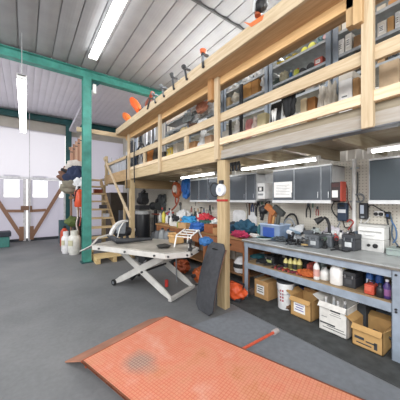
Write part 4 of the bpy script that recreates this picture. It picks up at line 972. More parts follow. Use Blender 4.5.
for i, px in enumerate((231.5, 234.5, 238)):
    p = on_x(px, 171, 2.46); t = thing('clamp', 'black spring clamp hung under the mezzanine right of the post, %s from the left' % ordn[i], 'clamp', (2.46, p.y, 2.0), 0, 'black clamps under the mezzanine')
    m = MB(); m.tube([(0, -.02, .07), (0, -.035, .0), (0, -.03, -.06)], .014); m.build('handle', BLACK, t, smooth=True)
    m = MB(); m.tube([(0, .02, .07), (0, .035, .0), (0, .02, -.05)], .014); m.build('handle', [BLACK, DARK, STEELD][i], t, smooth=True)
    m = MB(); m.box((0, 0, .045), (.03, .05, .05)); m.build('jaw', STEELD, t, bevel=.004)

# cords and small gear around the chargers and behind the vise
cable('power_cable', 'white cord looping over the pegboard under the grey backing board', [on_x(262, 200, WX - .03), on_x(259, 208, WX - .03), on_x(263, 215, WX - .03), on_x(268, 207, WX - .03), on_x(272, 202, WX - .03)], .008, '#e2e2e0')
cable('power_cable', 'black cord hanging left of the rounded white guard', [on_x(246, 203, WX - .03), on_x(248, 212, WX - .03), on_x(247, 220, WX - .03), on_x(250, 228, WX - .03)], .006, '#26282b')
cable('power_cable', 'black cord drooping from the red sided charger to the navy charger', [on_x(334, 202, 3.45), on_x(331, 208, 3.5), on_x(334, 214, WX - .03), on_x(338, 218, WX - .03)], .008, '#222428')
cable('power_cable', 'grey cord zigzagging below the chargers onto the bench', [on_x(340, 222, WX - .04), on_x(337, 229, WX - .06), on_x(343, 234, WX - .08), on_x(349, 231, WX - .06)], .008, '#7b8086')
cable('power_cable', 'white cord from the pale faced charger down to the printer', [on_x(362, 219, WX - .04), on_x(360, 224, WX - .04), on_x(366, 223, WX - .04), on_x(370, 217, WX - .04)], .007, '#dadada')
cable('power_cable', 'blue cord looping at the right edge above the grey green case', [on_x(391, 220, WX - .06), on_x(396, 228, WX - .06), on_x(397, 238, WX - .08), on_x(393, 243, WX - .1)], .008, '#4a6f9c')
cable('air_hose', 'grey hose looping around the white and blue polisher', [on_x(285, 234, 3.3), on_x(283, 225, 3.32), on_x(287, 218, 3.34), on_x(293, 220, 3.34), on_x(296, 230, 3.3)], .012, '#8a9096', 'hose')
y = on_x(294, 200, 3.2).y; t = thing('work_light', 'small white work light standing before the pegboard, between polisher and vise', 'lamp', (3.25, on_x(300.5, 200, 3.25).y, TZ))
m = MB(); m.cyl((0, 0, 0), (0, 0, .02), .05); m.build('base', DARK, t)
m = MB(); m.cyl((0, 0, .02), (0, 0, .2), .012); m.build('stem', STEEL, t)
m = MB(); m.cyl((-.05, 0, .2), (.03, 0, .23), .06, .035); m.build('shade', col('#e6e8ea'), t)
for i, (px, c, nm) in enumerate(((311, '#c9d2cf', 'pale'), (334, '#e4e6e8', 'white'), (345, '#5d6a78', 'slate'))):
    y = on_x(px, 200, 3.35).y
    soft('cloth', '%s crumpled cloth pushed back against the pegboard on the steel bench' % nm, (3.52, y, TZ), (.14, .22, .2), c, 90 + i, 'cloth', .5)
# ================================================================== WOODEN BENCH AND LEFT WALL
def wbz(pl, pr, yt, x): return slot(pl, pr, yt, x, WT)
WZ = WT + .001
def on_w(kind, label, px, x, size, c, seed, cat, amp=.5, z=WZ):
    return soft(kind, label, (x, on_x(px, 200, x).y, z), size, c, seed, cat, amp)
on_w('cloth', 'bright red cloth heap on the wooden bench behind the lift', 203, 3.30, (.36, .55, .34), '#c43a46', 51, 'cloth')
on_w('plastic_bag', 'light blue plastic bag on the wooden bench left of the red cloth', 192, 3.22, (.34, .5, .28), '#3c93c8', 52, 'bag')
on_w('plastic_bag', 'deep blue plastic bag at the front of the wooden bench', 204, 3.02, (.22, .42, .20), '#2f62ad', 53, 'bag')
on_w('plastic_bag', 'white plastic bag at the back of the wooden bench, beside the light blue bag', 185, 3.35, (.34, .46, .40), '#e4e6e6', 54, 'bag')
on_w('plastic_bag', 'white plastic bag right of the red cloth on the wooden bench', 212, 3.12, (.28, .34, .24), '#dfe2e2', 55, 'bag')
on_w('cloth', 'dark green cloth on the wooden bench near the far cabinets', 197, 3.5, (.16, .4, .36), '#37423f', 56, 'cloth')
on_w('cloth', 'pale grey cloth lying flat at the bench front below the red cloth', 197, 3.0, (.2, .5, .12), '#cfd4d8', 57, 'cloth')
on_w('rag', 'dark rag behind the timber post on the wooden bench', 223, 3.2, (.3, .4, .2), '#3a3f46', 58, 'rag')
y, w_, h = wbz(176, 184.5, 226, 3.0); carton('brown cardboard box on the wooden bench left of the blue bags', (3.12, y, WZ), w_, .24, .20, c='#a9703f')
y, w_, h = wbz(208, 217, 229, 2.98); carton('reddish brown wooden crate on the bench just left of the post', (3.05, y, WZ), w_, .2, .16, c='#9a5a38', tape=False, name='crate', cat='crate')
extra = (('b', 189, 3.05, '#c9a070', 'tan', .12), ('b', 199, 3.3, '#e3e0da', 'white', .3), ('o', 193.5, 3.02, '#e6e6e8', 'white', .2), ('o', 188, 3.45, '#3a5f9a', 'blue', .3), ('o', 206, 3.45, '#d8d2a0', 'cream', .3), ('t', 210.5, 3.3, '#2f5f58', 'green', .2), ('b', 181, 3.1, '#d9d6d0', 'pale', .1), ('o', 201, 3.5, '#b8382f', 'red', .34), ('t', 178, 3.3, '#3a3d42', 'black', .22), ('o', 173.5, 3.1, '#e8e8e4', 'pale', .24), ('o', 183, 3.02, '#7c9a3c', 'green', .16), ('b', 226, 3.05, '#b08458', 'brown', .12), ('o', 229, 3.2, '#30343a', 'black', .24), ('t', 233, 3.3, '#4a6a86', 'steel blue', .16))
for i, (k, px, x, c, nm, hh) in enumerate(extra):
    y = on_x(px, 200, x).y; lbs = 'among the clutter on the wooden bench'
    if k == 'b': carton('small %s carton %s' % (nm, lbs), (x, y, WZ), .26, .18, hh, c=c, rz=.2)
    elif k == 'o': bottle('%s bottle standing %s' % (nm, lbs), (x, y, WZ), .045, hh, c)
    else: toolbox('%s tool case %s' % (nm, lbs), (x, y, WZ), .3, .18, hh, c, rz=.15)
q = on_deck(178.5, 243.5); carton('open brown cardboard box standing on the right end of the lift deck', (q.x, q.y + .05, DZ), .22, .16, .13, c='#c8a06c', open_=True)
q = on_deck(186, 250); drill('dark power tool lying under the white luggage rack on the lift', (q.x, q.y, DZ), '#2b2d30', .8, .7)
q = on_deck(170, 247); soft('rag', 'dark oily rag on the lift deck left of the cardboard box', (q.x, q.y, DZ), (.2, .16, .06), '#3a3a38', 77, 'rag')
q = on_deck(200, 246); soft('plastic_bag', 'crumpled blue plastic bag at the right end of the lift deck', (q.x - .05, q.y, DZ), (.2, .2, .14), '#3f78b8', 78, 'bag')
pb_c = ['#d8d7d2', '#3d4144', '#e3d85a', '#b8c2d8', '#e9e9e7', '#7a6ea8', '#c8ccd0', '#4b5a52']
pb_n = ['cream', 'black', 'yellow', 'pale blue', 'white', 'violet', 'grey', 'dark green']
for i in range(8):
    x = 3.2 + .1 * (i % 2); px = 160.5 + i * 1.75; p = on_x(px, 200, x)
    bottle('%s bottle in the row on the far end of the wooden bench' % pb_n[i], (x, p.y, WZ), .055, .26 + .05 * ((i * 3) % 4), pb_c[i], cap=['#d8d8d8', '#c8463a', '#2f3336'][i % 3], lab='#f0f0ee' if i % 2 else None)
# blue bag and orange hose reel hung from the mezzanine
p = on_x(186.5, 188, 3.3); b = MB(); b.blob((0, 0, 0), (.2, .32, .52), 61, .4, 4, False)
o = b.build('tarp_bag', M('#2a68b4', .4, 0, 'plain', .15), smooth=True); o.location = p; tag(o, 'bright blue tarp bag hung beside the far wall cabinet', 'bag')
p = on_x(176.5, 190, 3.2)
t = thing('hose_reel', 'orange hose reel hung under the mezzanine left of the blue bag', 'hose reel', tuple(p))
m = MB(); pts = []
for i in range(80):
    a = i * math.pi / 8; pts.append((.03 * math.sin(i * .9), (.15 + .02 * math.sin(i * 1.7)) * math.cos(a), (.17 + .02 * math.cos(i * 1.3)) * math.sin(a)))
m.tube(pts, .034, 7); m.build('hose', col('#a9522e'), t, smooth=True)
m = MB(); m.cyl((-.07, 0, .03), (.06, 0, .03), .1, n=18); m.build('hub', col('#d8cfc6'), t, bevel=.006)
m = MB(); m.box((0, 0, .16), (.05, .05, .16)); m.build('bracket', DARK, t, bevel=.004)
m = MB(); m.tube([(0, .06, -.16), (.0, .05, -.3), (0, .03, -.36)], .02); m.build('nozzle', col('#8a3a28'), t, smooth=True)
cable('air_hose', 'red brown hose sagging along the wall from the orange reel', [on_x(179, 198, 3.22), on_x(177, 205, 3.24), on_x(170, 212, 3.26), on_x(161, 214.5, 3.28), on_x(152, 214, 3.28)], .022, '#a2543e', 'hose')
# compressor
ac = thing('air_compressor', 'tall black upright air compressor behind the lift at the far wall', 'compressor', (2.92, 7.0, 0))
m = MB(); m.lathe([(.1, .12), (.2, .17), (.22, .24), (.22, 1.08), (.2, 1.16), (.1, 1.2)], n=24); m.build('tank', col('#23262c', .35), ac, smooth=True)
m = MB(); m.lathe([(.224, 1.09), (.226, 1.1), (.226, 1.16), (.2, 1.19)], n=24); m.build('top_ring', col('#b9bcbe', .4), ac, smooth=True)
for k in range(3):
    a = k * 2.1 + .4; m = MB(); m.beam((.17 * math.cos(a), .17 * math.sin(a), .2), (.22 * math.cos(a), .22 * math.sin(a), 0), .04, .02); m.build('leg', BLACK, ac)
m = MB(); m.box((0, .02, 1.29), (.34, .36, .14)); m.build('motor_base', DARK, ac, bevel=.02)
m = MB(); m.cyl((0, -.2, 1.5), (0, .18, 1.5), .13, n=20); m.build('motor', BLACK, ac, bevel=.02)
m = MB(); m.box((-.02, -.1, 1.66), (.24, .2, .16)); m.build('pump_head', col('#2d3036'), ac, bevel=.01)
m = MB(); m.cyl((-.12, -.22, 1.72), (-.05, -.3, 1.8), .05); m.build('air_filter', BLACK, ac, bevel=.005)
m = MB(); m.cyl((-.23, .02, .62), (-.26, .02, .62), .05, n=14); m.build('gauge', col('#d8dadc'), ac)
m = MB()
for k in range(3): m.cyl((-.225, -.1 + k * .1, .3), (-.26, -.1 + k * .1, .3), .035, n=12)
for k in range(3):
    mm = MB(); mm.cyl((-.215, -.1 + k * .09, .42), (-.26, -.1 + k * .09, .42), .03, n=12); mm.build('valve', [CHROME, STEEL, DARK][k], ac)
# grinder and clutter beside it
gx = 3.4
t = thing('bench_grinder', 'dark bench grinder on a pedestal right of the black compressor', 'grinder', (gx, on_x(155.5, 200, gx).y, 0))
m = MB(); m.cyl((0, 0, 0), (0, 0, .03), .2); m.cyl((0, 0, .03), (0, 0, 1.2), .06, .05); m.build('pedestal', DARK, t)
m = MB(); m.cyl((0, -.14, 1.32), (0, .14, 1.32), .11); m.build('motor', col('#4a4e50'), t, bevel=.01)
for s in (-1, 1):
    m = MB(); m.cyl((0, s * .17, 1.32), (0, s * .24, 1.32), .13, n=20); m.build('wheel_guard', col('#3b3f40'), t, bevel=.008)
t = thing('belt_sander', 'dark grey machine fixed on the white wall behind the grinder', 'machine', (3.56, on_x(159.5, 200, 3.5).y, 1.15))
m = MB(); m.blob((0, 0, .28), (.2, .55, .5), 71, .5, 4, False); m.build('body', col('#55595a'), t, smooth=True)
m = MB(); m.box((.04, 0, .28), (.14, .4, .5)); m.build('back_plate', col('#3f4344'), t, bevel=.01)
m = MB(); m.cyl((-.12, .1, .3), (-.05, .1, .3), .1, n=18); m.build('wheel', BLACK, t)
for i, (px, yt, c, lb) in enumerate(((162.5, 223, '#8c9092', 'grey steel cylinder under the bottles, left of two'), (168, 222, '#7a7e82', 'grey steel cylinder under the bottles, right of two'))):
    x = 2.72; p = on_x(px, 200, x); m = MB()
    t = thing('gas_bottle', lb, 'cylinder', (x, p.y, 0)); h = .84
    m.lathe([(.08, 0), (.095, .02), (.095, h * .8), (.07, h * .93), (.03, h * .95)], n=20); m.build('tank', col(c, .35), t, smooth=True)
    m = MB(); m.cyl((0, 0, h * .94), (0, 0, h), .03); m.build('valve', DARK, t)
for i, (px, c) in enumerate(((154, '#2a2d31'), (158, '#56595d'), (172, '#3d4146'))):
    p = on_x(px, 200, 2.7); z = .0
    m = MB(); m.lathe([(.08, 0), (.09, .02), (.1, .55 + .08 * i), (.07, .7 + .05 * i)], n=16)
    o = m.build('drum', col(c, .5), smooth=True); o.location = (2.7, p.y, 0); tag(o, ['black slim drum beside the compressor', 'mid grey slim drum left of the steel cylinders', 'dark grey slim drum right of the steel cylinders'][i], 'drum')
# low shelf of wooden bench and floor beneath
LZ = .251
def low(px, x): return (x, on_x(px, 200, x).y)
x, y = low(239, 3.0); t = thing('helmet', 'black and white helmet on the low shelf of the wooden bench', 'helmet', (3.12, y + .05, LZ))
m = MB(); m.lathe([(.12, 0), (.14, .08), (.13, .17), (.08, .24), (.01, .265)], n=20, sx=1.1); m.build('shell', col('#e8e8ea', .25), t, smooth=True)
m = MB(); m.lathe([(.124, .07), (.1455, .09), (.139, .15), (.12, .16)], n=20, sx=1.12); m.build('visor', BLACK, t, smooth=True)
# orange saw on the floor by the post
x, y = 2.62, on_x(236, 200, 2.62).y
t = thing('chainsaw', 'orange chainsaw on the floor between the post and the wooden bench', 'chainsaw', (2.58, y, 0), .4)
m = MB(); m.blob((0, 0, .13), (.24, .36, .27), 81, .3, 4); m.build('body', col('#d9582a'), t, smooth=True)
m = MB(); m.tube([(0, -.12, .12), (0, -.16, .26), (0, .05, .31), (0, .15, .2)], .016); m.build('handle', BLACK, t, smooth=True)
m = MB(); m.box((0, -.02, .03), (.2, .22, .06)); m.build('engine_base', DARK, t, bevel=.01)
m = MB(); m.box((.02, .3, .1), (.012, .36, .07)); m.build('guide_bar', STEEL, t)
# orange engines under the lift
for i, (px, py, c, lb) in enumerate(((200, 279, '#c4602f', 'copper orange engine block on the floor right of the lift legs'), (188, 277, '#a4502e', 'rusty orange motor on the floor behind the lift legs'))):
    p = on_z(px, py, 0); t = thing('engine', lb, 'engine', (2.66 - .02 * i, p.y + (-.12 if i == 0 else .3), 0), .15 * i)
    m = MB(); m.blob((0, 0, .13), (.3, .36, .26), 90 + i, .3, 4, freq=3); m.build('block', col(c), t, smooth=True)
    for k in range(5):
        m = MB(); m.cyl((-.1 + k * .05, 0, .13), (-.085 + k * .05, 0, .13), .13, n=18); m.build('cooling_fin', col('#b86a40' if i == 0 else '#8c4a30'), t)
    m = MB(); m.cyl((-.2, 0, .13), (.2, 0, .13), .035); m.build('shaft', STEELD, t)
for i, (px, py, s, c, lb) in enumerate(((160, 270, .3, '#2a2c30', 'black crate on the floor behind the lift legs'), (178, 268, .28, '#2f4a6a', 'dark blue crate on the floor behind the lift, right'), (146, 266, .34, '#3a3a3c', 'charcoal crate on the floor behind the lift, left'))):
    p = on_z(px, py, 0); carton(lb, (2.50 + .04 * i, p.y + .75 + .25 * (i == 2), 0), s * 1.3, s * .9, s * .9, c=c, tape=False, name='crate', cat='crate')
p = on_z(197, 286, 0); cable('pull_rod', 'thin dark rod lying on the floor between lift and creeper board', [(p.x - .1, p.y + .1, .012), (p.x + .05, p.y, .012), (p.x + .2, p.y + .02, .012)], .01, '#2c2c2e', 'rod')

# ================================================================== AISLE
# pallet
pl = thing('pallet', 'pale wooden pallet at the foot of the stairs, right of the green column', 'pallet', (1.79, 6.26, 0))
for k in range(4):
    m = MB(); m.box((0, -.22 + k * .15, .135), (.85, .11, .022)); m.build('deck_board', woodx('#e0c896'), pl, bevel=.003)
for xx in (-.385, 0, .385):
    m = MB(); m.box((xx, 0, .062), (.09, .54, .124)); m.build('bearer', wood('#d8be8c'), pl, bevel=.003)
# gas tanks
def tank(label, px, py, r, h, c, collar):
    p = on_z(px, py, 0); t = thing('propane_tank', label, 'gas tank', (p.x, p.y, 0))
    m = MB(); m.lathe([(r * .8, 0), (r * .82, .03), (r, .08), (r, h * .68), (r * .8, h * .78), (r * .3, h * .84)], n=24); m.build('tank', col(c, .4), t, smooth=True)
    m = MB(); m.lathe([(r * .62, h * .77), (r * .62, h), (r * .57, h), (r * .57, h * .77)], n=20); m.build('collar', col(collar, .4), t, smooth=True)
    m = MB(); m.cyl((0, 0, h * .83), (0, 0, h * .93), .03); m.build('valve', STEELD, t)
    m = MB(); m.box((-r * .72, -r * .72, h * .5), (.012, r * .8, h * .22), RZ(math.pi / 4)); m.build('label', col('#c3c0a2'), t)
    return p
tank('white propane tank standing left of the green column', 74.5, 254, .165, .66, '#dcdcd6', '#d4d4cc')
tank('slimmer white tank beside the propane tank, farther from the column', 66, 253, .12, .62, '#e4e4e6', '#d8d8da')
p = on_z(64.5, 246, 0); jug('orange red fuel can behind the white tanks', (p.x, p.y, 0), .34, .25, .66, '#c94a2e', cap='#202020')
p = on_z(78, 246, 0); toolbox('dark machine case behind the propane tank beside the column', (p.x, p.y, 0), .4, .3, .74, '#3b3f3c', name='machine_case')
p = on_z(67, 244, 0); carton('teal grey crate stacked behind the white tanks', (p.x, p.y + .35, 0), .4, .4, .8, c='#3f5f66', tape=False, name='crate', cat='crate')
for i, (px, py, zz, c, lb) in enumerate(((72, 229, .62, '#5a6a3a', 'olive lumpy bag on top of the white tanks'), (77, 231, .66, '#3a3234', 'black lumpy bag resting above the propane tank'))):
    q = on_z(74.5, 254, 0); y0 = q.y + .5
    p = on_y(px, 236, y0); m = MB(); m.blob((0, 0, 0), (.34, .3, .3), 100 + i, .5, 3, False); o = m.build('bag', col(c, .8), smooth=True); o.location = (p.x, y0, .88); tag(o, lb, 'bag')
# wall of hung gear on the far side of the column: a free-standing timber rack
gr = thing('gear_rack', 'tall timber rack of planks left of the green column', 'rack', (1.25, 8.3, 0))
m = MB(); m.span((1.12, 8.26, 0), (1.17, 8.34, 3.12)); m.build('upright', woodz('#8f6f5c'), gr, bevel=.004, world=True)
m = MB(); m.span((1.32, 8.26, 0), (1.37, 8.34, 3.12)); m.build('upright', woodz('#8f6f5c'), gr, bevel=.004, world=True)
for z in (1.55, 2.3, 3.05):
    m = MB(); m.span((1.08, 8.225, z), (1.41, 8.259, z + .08)); m.build('cross_board', woodx('#a58468'), gr, bevel=.004, world=True)
for i in range(5):
    a = on_y(71.5 + i * 2.4, 140, 8.1); x = a.x
    t = thing('plank', 'pinkish brown plank leaning upright on the gear rack, %s from the left' % ordn[i], 'plank', (x, 8.1, 1.66), 0, 'upright planks left of the green column')
    m = MB(); zt = on_y(75, 147 - 3.2 * i, 8.1).z - 1.66; m.beam((0, .03, 0), (.02, .09, zt), .078, .03, side=(1, 0, 0)); m.build('board', woodz(['#a9826e', '#8f6a58', '#b59480', '#9c7460', '#c2a48c'][i]), t, bevel=.003)
    m = MB(); m.box((.019, .086, zt - .15), (.080, .036, .03)); m.build('strap', DARK, t)
for i, (px, py, sx, sz, c, lb) in enumerate(((70, 176, .5, .42, '#6e4f40', 'brown leather bag hung on the gear rack'), (77, 180, .5, .6, '#24304e', 'navy blue bag hung on the gear rack'), (72, 187, .45, .3, '#7f7a6c', 'grey canvas bag hung low on the gear rack'), (80, 186, .3, .36, '#d8dade', 'white bag hung on the gear rack next to the column'), (76, 167, .42, .3, '#c8c2bc', 'pale folded bag at the top of the hung bags'))):
    p = on_y(px, py, (7.95, 7.72, 7.5, 7.45, 7.9)[i]); m = MB(); m.blob((0, 0, 0), (sx * 1.2, .2, sz * 1.2), 110 + i, .55, 4, False); o = m.build('bag', col(c, .8), smooth=True); o.location = p; tag(o, lb, 'bag')
p = on_y(66, 171, 7.95); cable('strap', 'black strap sticking out left of the hung bags', [on_y(61, 169, 7.85), on_y(65, 171, 7.85), on_y(68, 173, 7.85)], .04, '#202226', 'strap')
p = on_y(79, 207, 7.15); t = thing('fire_extinguisher', 'orange red cylinder hung on the left of the green column', 'extinguisher', (p.x, 7.15, p.z))
m = MB(); m.lathe([(.1, 0), (.115, .03), (.115, .4), (.07, .47), (.03, .49)], n=20); m.build('cylinder', col('#d2502e', .35), t, smooth=True)
m = MB(); m.box((0, 0, .53), (.05, .14, .06)); m.build('valve_head', BLACK, t, bevel=.005)
m = MB(); m.tube([(.0, -.05, .52), (-.1, -.08, .4), (-.12, -.04, .15)], .014); m.build('hose', BLACK, t, smooth=True)
cable('cord', 'pale cord hanging below the orange cylinder', [on_y(77, 208, 7.85), on_y(78, 216, 7.85), on_y(76, 224, 7.85), on_y(78, 232, 7.85)], .02, '#cfc6c0', 'cord')
cable('cord', 'red cord hanging beside the pale cord left of the column', [on_y(80, 208, 7.8), on_y(81, 217, 7.8), on_y(79.5, 226, 7.8)], .016, '#a04a40', 'cord')
br_ = MB(); br_.beam(on_y(73, 131, 9.6), on_y(85, 107, 8.6), .26, .1); tag(br_.build('grey_duct', M('#b9b6c0', .5), bevel=.01), 'pale grey diagonal duct under the roof left of the green column', 'duct')
lf = MB(); p = on_y(87, 88, 6.25); lf.span((p.x - .02 + .15, 6.2, p.z - .1), (p.x + .15 + .05, 6.28, p.z + .12)); tag(lf.build('junction_box', WHITE, bevel=.004), 'small white junction box at the top of the green column', 'junction box')
# teal storage bin at the left edge
p = on_z(1, 247, 0)
t = thing('storage_bin', 'teal storage bin with dark lid on the floor at the left edge', 'bin', (p.x - .05, p.y, 0), .1)
m = MB(); m.prism([(-.26, -.2, 0), (.26, -.2, 0), (.26, .2, 0), (-.26, .2, 0)], (0, 0, .34)); m.build('body', col('#3f7f78'), t, bevel=.02)
m = MB(); m.box((0, 0, .42), (.6, .46, .16)); m.build('lid', col('#27303c'), t, bevel=.02)
# chain by the doors
m = MB(); q = on_y(29.5, 178, 10.6); m.cyl((q.x, 10.6, .01), (q.x, 10.6, 4.7), .012, n=6); tag(m.build('hoist_chain', M('#b4b2b8', .4, .5)), 'thin hanging chain in front of the white tarp doors', 'chain')
# things on the stair treads
for i, (px, k, c, w_, h, lb) in enumerate(((98, 6, '#8f4a34', .26, .14, 'reddish brown box on an upper stair tread'), (103, 4, '#4c4a50', .2, .12, 'dark grey box on a middle stair tread'), (106, 3, '#b4b6be', .16, .11, 'pale grey box on a lower stair tread'))):
    y = 6.70 + .285 * k + .13; z = .252 + .25 * k; x = on_y(px, 200, y).x
    carton(lb, (x, y, z), .16, w_, h * .9, c=c)
# gear at the far end under the mezzanine, seen through the stair
for i, (px, py, y, s, c, lb) in enumerate(((119, 205, 9.9, .8, '#5a5048', 'dark brown crate stacked at the far end under the mezzanine'), (112, 222, 9.7, .7, '#7a7e88', 'grey crate at the far end behind the stairs'), (124, 222, 9.0, .6, '#4a4e56', 'slate crate beside the stair handrail foot'))):
    p = on_y(px, py, y); x = max(p.x, 2.5); carton(lb, (x + .35 * (i == 1), y - 1.3 * (i == 2), 0), s, s * .8, CZ + (200 - py + 12) * y / 240, c=c, tape=False, name='crate', cat='crate')
# ================================================================== MEZZANINE STORE: racks and their contents
MZ = 2.2955
RXF = 2.75
LV = (2.84, 3.10, 3.35, 3.62)
bays = [(-.5, .32), (.34, 1.28), (1.30, 2.14), (2.16, 3.08), (3.10, 4.16), (4.18, 5.2)]
bname = ['at the right edge', 'behind nearest tall post', 'right of the picture frame', 'beside the second tall post', 'left of the second tall post', 'at the far end of the platform']
for (a, b), nm in zip(bays, bname):
    t = thing('storage_rack', 'grey steel storage rack on the mezzanine, ' + nm, 'rack', (RXF + .25, (a + b) / 2, MZ)); l = b - a
    for s in (-1, 1):
        for x in (-.25, .22):
            m = MB(); yy = s * (l / 2 - .03); m.span((x, yy - .028, 0), (x + .004, yy + .028, 1.62)); m.span((x, yy + s * .026, 0), (x + .04, yy + s * .03, 1.62)); m.build('upright', RACK, t)
    for z in LV:
        m = MB(); m.span((-.24, -l / 2 + .01, z - MZ - .03), (.25, l / 2 - .01, z - MZ)); m.build('shelf', M('#a3a9ae', .5, .1), t)
KIND = {}
def mitem(kind, c, cn_, x, y, z, w, h, where, i, n, last=None, d=.2):
    pos = 'alone' if n == 1 else ordn[i] + ' from left'
    rz = R.uniform(-.06, .06)
    lb = None
    def L(nm): return '%s %s, %s on %s' % (cn_, nm, pos, where)
    loc = (x + d / 2, y, z)
    if kind == 'b': return carton(L('carton'), loc, w, d, h, c=c, rz=rz, tape=h > .1)
    if kind == 'l': return carton(L('labelled carton'), loc, w, d, h, c=c, rz=rz, lab='#6a6e74')
    if kind == 'o': return bottle(L('bottle'), loc, min(w / 2, .05), h, c)
    if kind == 'j': return jug(L('jug'), loc, w, d * .7, h, c)
    if kind == 's': return soft('bag', L('soft bag'), loc, (d, w * 1.02, h * 1.45), c, int(y * 37) % 50, 'bag', .5)
    if kind == 't': return toolbox(L('case'), loc, w, d, h * .9, c)
    if kind == 'r':
        m = MB(); m.lathe([(.03, -.035), (w / 2, -.035), (w / 2 * 1.05, 0), (w / 2, .035), (.03, .035)], n=20)
        o = m.build('tape_roll', col(c), smooth=True); o.location = (x + .08, y, z + w / 2); o.rotation_euler = (0, math.pi / 2, 0); return tag(o, L('round roll'), 'roll')
def fill(where, x, z, seq, d=.2):
    """seq: (kind, colour, colour word, left px, right px, top px) along the shelf from left to right"""
    for i, (k, c, cn_, pl, pr, yt) in enumerate(seq):
        y, w, h = slot(pl, pr, yt, x, z); mitem(k, c, cn_, x, y, z + .001, max(w, .04), min(max(h, .04), .5), where, i, len(seq), d=d)
X2 = RXF + .02
# rack behind / right of the nearest post
fill('upper shelf behind nearest tall post', X2, LV[2], [('b', '#b9a68a', 'tan', 334, 341, 20), ('b', '#d9d6cf', 'off-white', 341.5, 348, 17), ('b', '#a89476', 'brown', 348.5, 357, 14), ('b', '#c9c2b4', 'beige', 377, 386, 16), ('b', '#b98a5a', 'orange brown', 388, 399, 9)])
fill('second shelf behind nearest tall post', X2, LV[1], [('l', '#dcdcda', 'white', 337.5, 344, 40), ('l', '#d4d2cc', 'cream', 345.5, 352, 34), ('b', '#8a6b4c', 'dark brown', 353, 360, 36), ('l', '#e2dfd8', 'off-white', 377, 386, 22), ('b', '#c49a68', 'brown', 387.5, 394, 17), ('l', '#d4d6d8', 'pale grey', 395, 400, 12)])
fill('third shelf behind nearest tall post', X2, LV[0], [('s', '#33363a', 'black', 337, 348, 57), ('s', '#4a4138', 'dark brown', 349, 358, 53), ('b', '#a88a66', 'brown', 377, 384, 44), ('s', '#555a60', 'grey', 386, 394, 42)])
fill('platform floor behind nearest tall post', 2.55, MZ, [('l', '#e6e6e6', 'white', 338, 351, 80), ('b', '#a8845a', 'brown', 353, 359, 78), ('b', '#c9b294', 'beige', 379, 399, 62)], d=.25)
y, w_, h = slot(338, 352, 70, 2.55, MZ); 
carton('flat pale box lying on the white labelled box on the platform floor', (2.69, y, MZ + slot(338, 351, 80, 2.55, MZ)[2] + .006), w_, .26, .07, c='#cdc8be')
for i in range(4):
    yy = on_x(389, 200, 2.42).y; m = MB(); m.span((2.36 + .0, yy - .3, MZ + .02 + i * .028), (2.50, yy + .2, MZ + .044 + i * .028)); tag(m.build('wood_board', [wood('#b99a72'), wood('#a8845c'), wood('#c9ae86'), wood('#9c7a54')][i]), 'flat wooden board stacked right of the nearest post, %s from bottom' % ordn[i], 'board', 'flat boards stacked right of the nearest post')
# rack right of the picture frame
fill('upper shelf with yellow rolls', X2, LV[2], [('s', '#d8c24a', 'yellow', 276, 283, 62), ('s', '#e0cf5c', 'pale yellow', 284, 290, 58), ('s', '#c9b85a', 'mustard', 291, 298, 54), ('r', '#cfd05a', 'lime yellow', 299, 305, 47), ('r', '#d4d46a', 'yellow green', 306, 313, 42), ('s', '#86a6ac', 'pale teal', 315, 322, 35), ('r', '#c9a8ae', 'pink', 323.5, 328, 30)])
fill('shelf just below the yellow rolls', X2, LV[1], [('s', '#4d5a56', 'dark green', 272, 277, 79), ('s', '#b9b29a', 'grey beige', 278, 284, 73), ('o', '#3a6a9c', 'blue', 285, 288, 68), ('j', '#b9bf4e', 'lime', 291, 296, 66), ('r', '#2b2d31', 'black', 297, 303, 65), ('r', '#36383c', 'dark', 304.5, 312, 57), ('l', '#b4564a', 'red and white', 314, 322, 58), ('s', '#cfccd0', 'pale grey', 323, 328, 47)])
fill('lowest shelf beneath the yellow rolls', X2, LV[0], [('s', '#2c2f33', 'black', 274, 284, 92), ('s', '#6e7276', 'grey', 285, 293, 86), ('s', '#3c3f3c', 'charcoal', 294, 304, 82), ('b', '#8c8a86', 'grey', 305, 314, 78)])
fill('platform floor right of tick board', 2.55, MZ, [('b', '#d9c4a0', 'light tan', 300, 306, 99), ('b', '#9c6c3e', 'brown', 306.5, 314, 98), ('s', '#d8d2c8', 'cream', 315, 321, 95), ('s', '#cfc8bc', 'beige', 322, 330, 91)], d=.25)
# rack beside second post
fill('upper shelf right of second tall post', X2, LV[2], [('s', '#c9d0d6', 'pale blue grey', 222, 228, 86), ('s', '#e2e4e4', 'white', 229, 235, 85), ('o', '#aeb6ba', 'grey', 237, 240, 78), ('s', '#d6dce0', 'pale grey', 241, 249, 74), ('o', '#3f4a52', 'dark blue grey', 250, 252.5, 70), ('s', '#dfe2e4', 'off-white', 253, 260, 66), ('s', '#c2cacc', 'grey', 261, 266, 64)])
fill('second shelf right of second tall post', X2, LV[1], [('b', '#cdb48c', 'tan', 222, 229, 99), ('s', '#e0dccf', 'cream', 230, 237, 95), ('b', '#b98a4e', 'orange brown', 243, 251, 84), ('b', '#a87a44', 'brown', 252, 259, 80), ('s', '#e4e4e2', 'white', 260, 266, 76)])
fill('platform floor right of second tall post', 2.55, MZ, [('b', '#c9c6be', 'pale grey', 222, 229, 131), ('s', '#d8d6d2', 'off-white', 231, 239, 127), ('s', '#c98a8a', 'pink', 244, 249, 126), ('s', '#e0cfc8', 'pale pink', 249.5, 255, 124), ('b', '#c9bf98', 'olive beige', 257, 265, 114)], d=.2)
for i, (px, yt) in enumerate(((229.5, 120), (240.5, 110))):
    y, w_, h = slot(px - 1.2, px + 1.2, yt, 2.5, MZ); m = MB(); m.span((2.5, y - .02, MZ), (2.53, y + .02, MZ + h)); tag(m.build('black_post', BLACK, bevel=.003), ['short black post on the platform, left of the taller black post', 'taller black post on the platform right of the second tall timber post'][i], 'post')
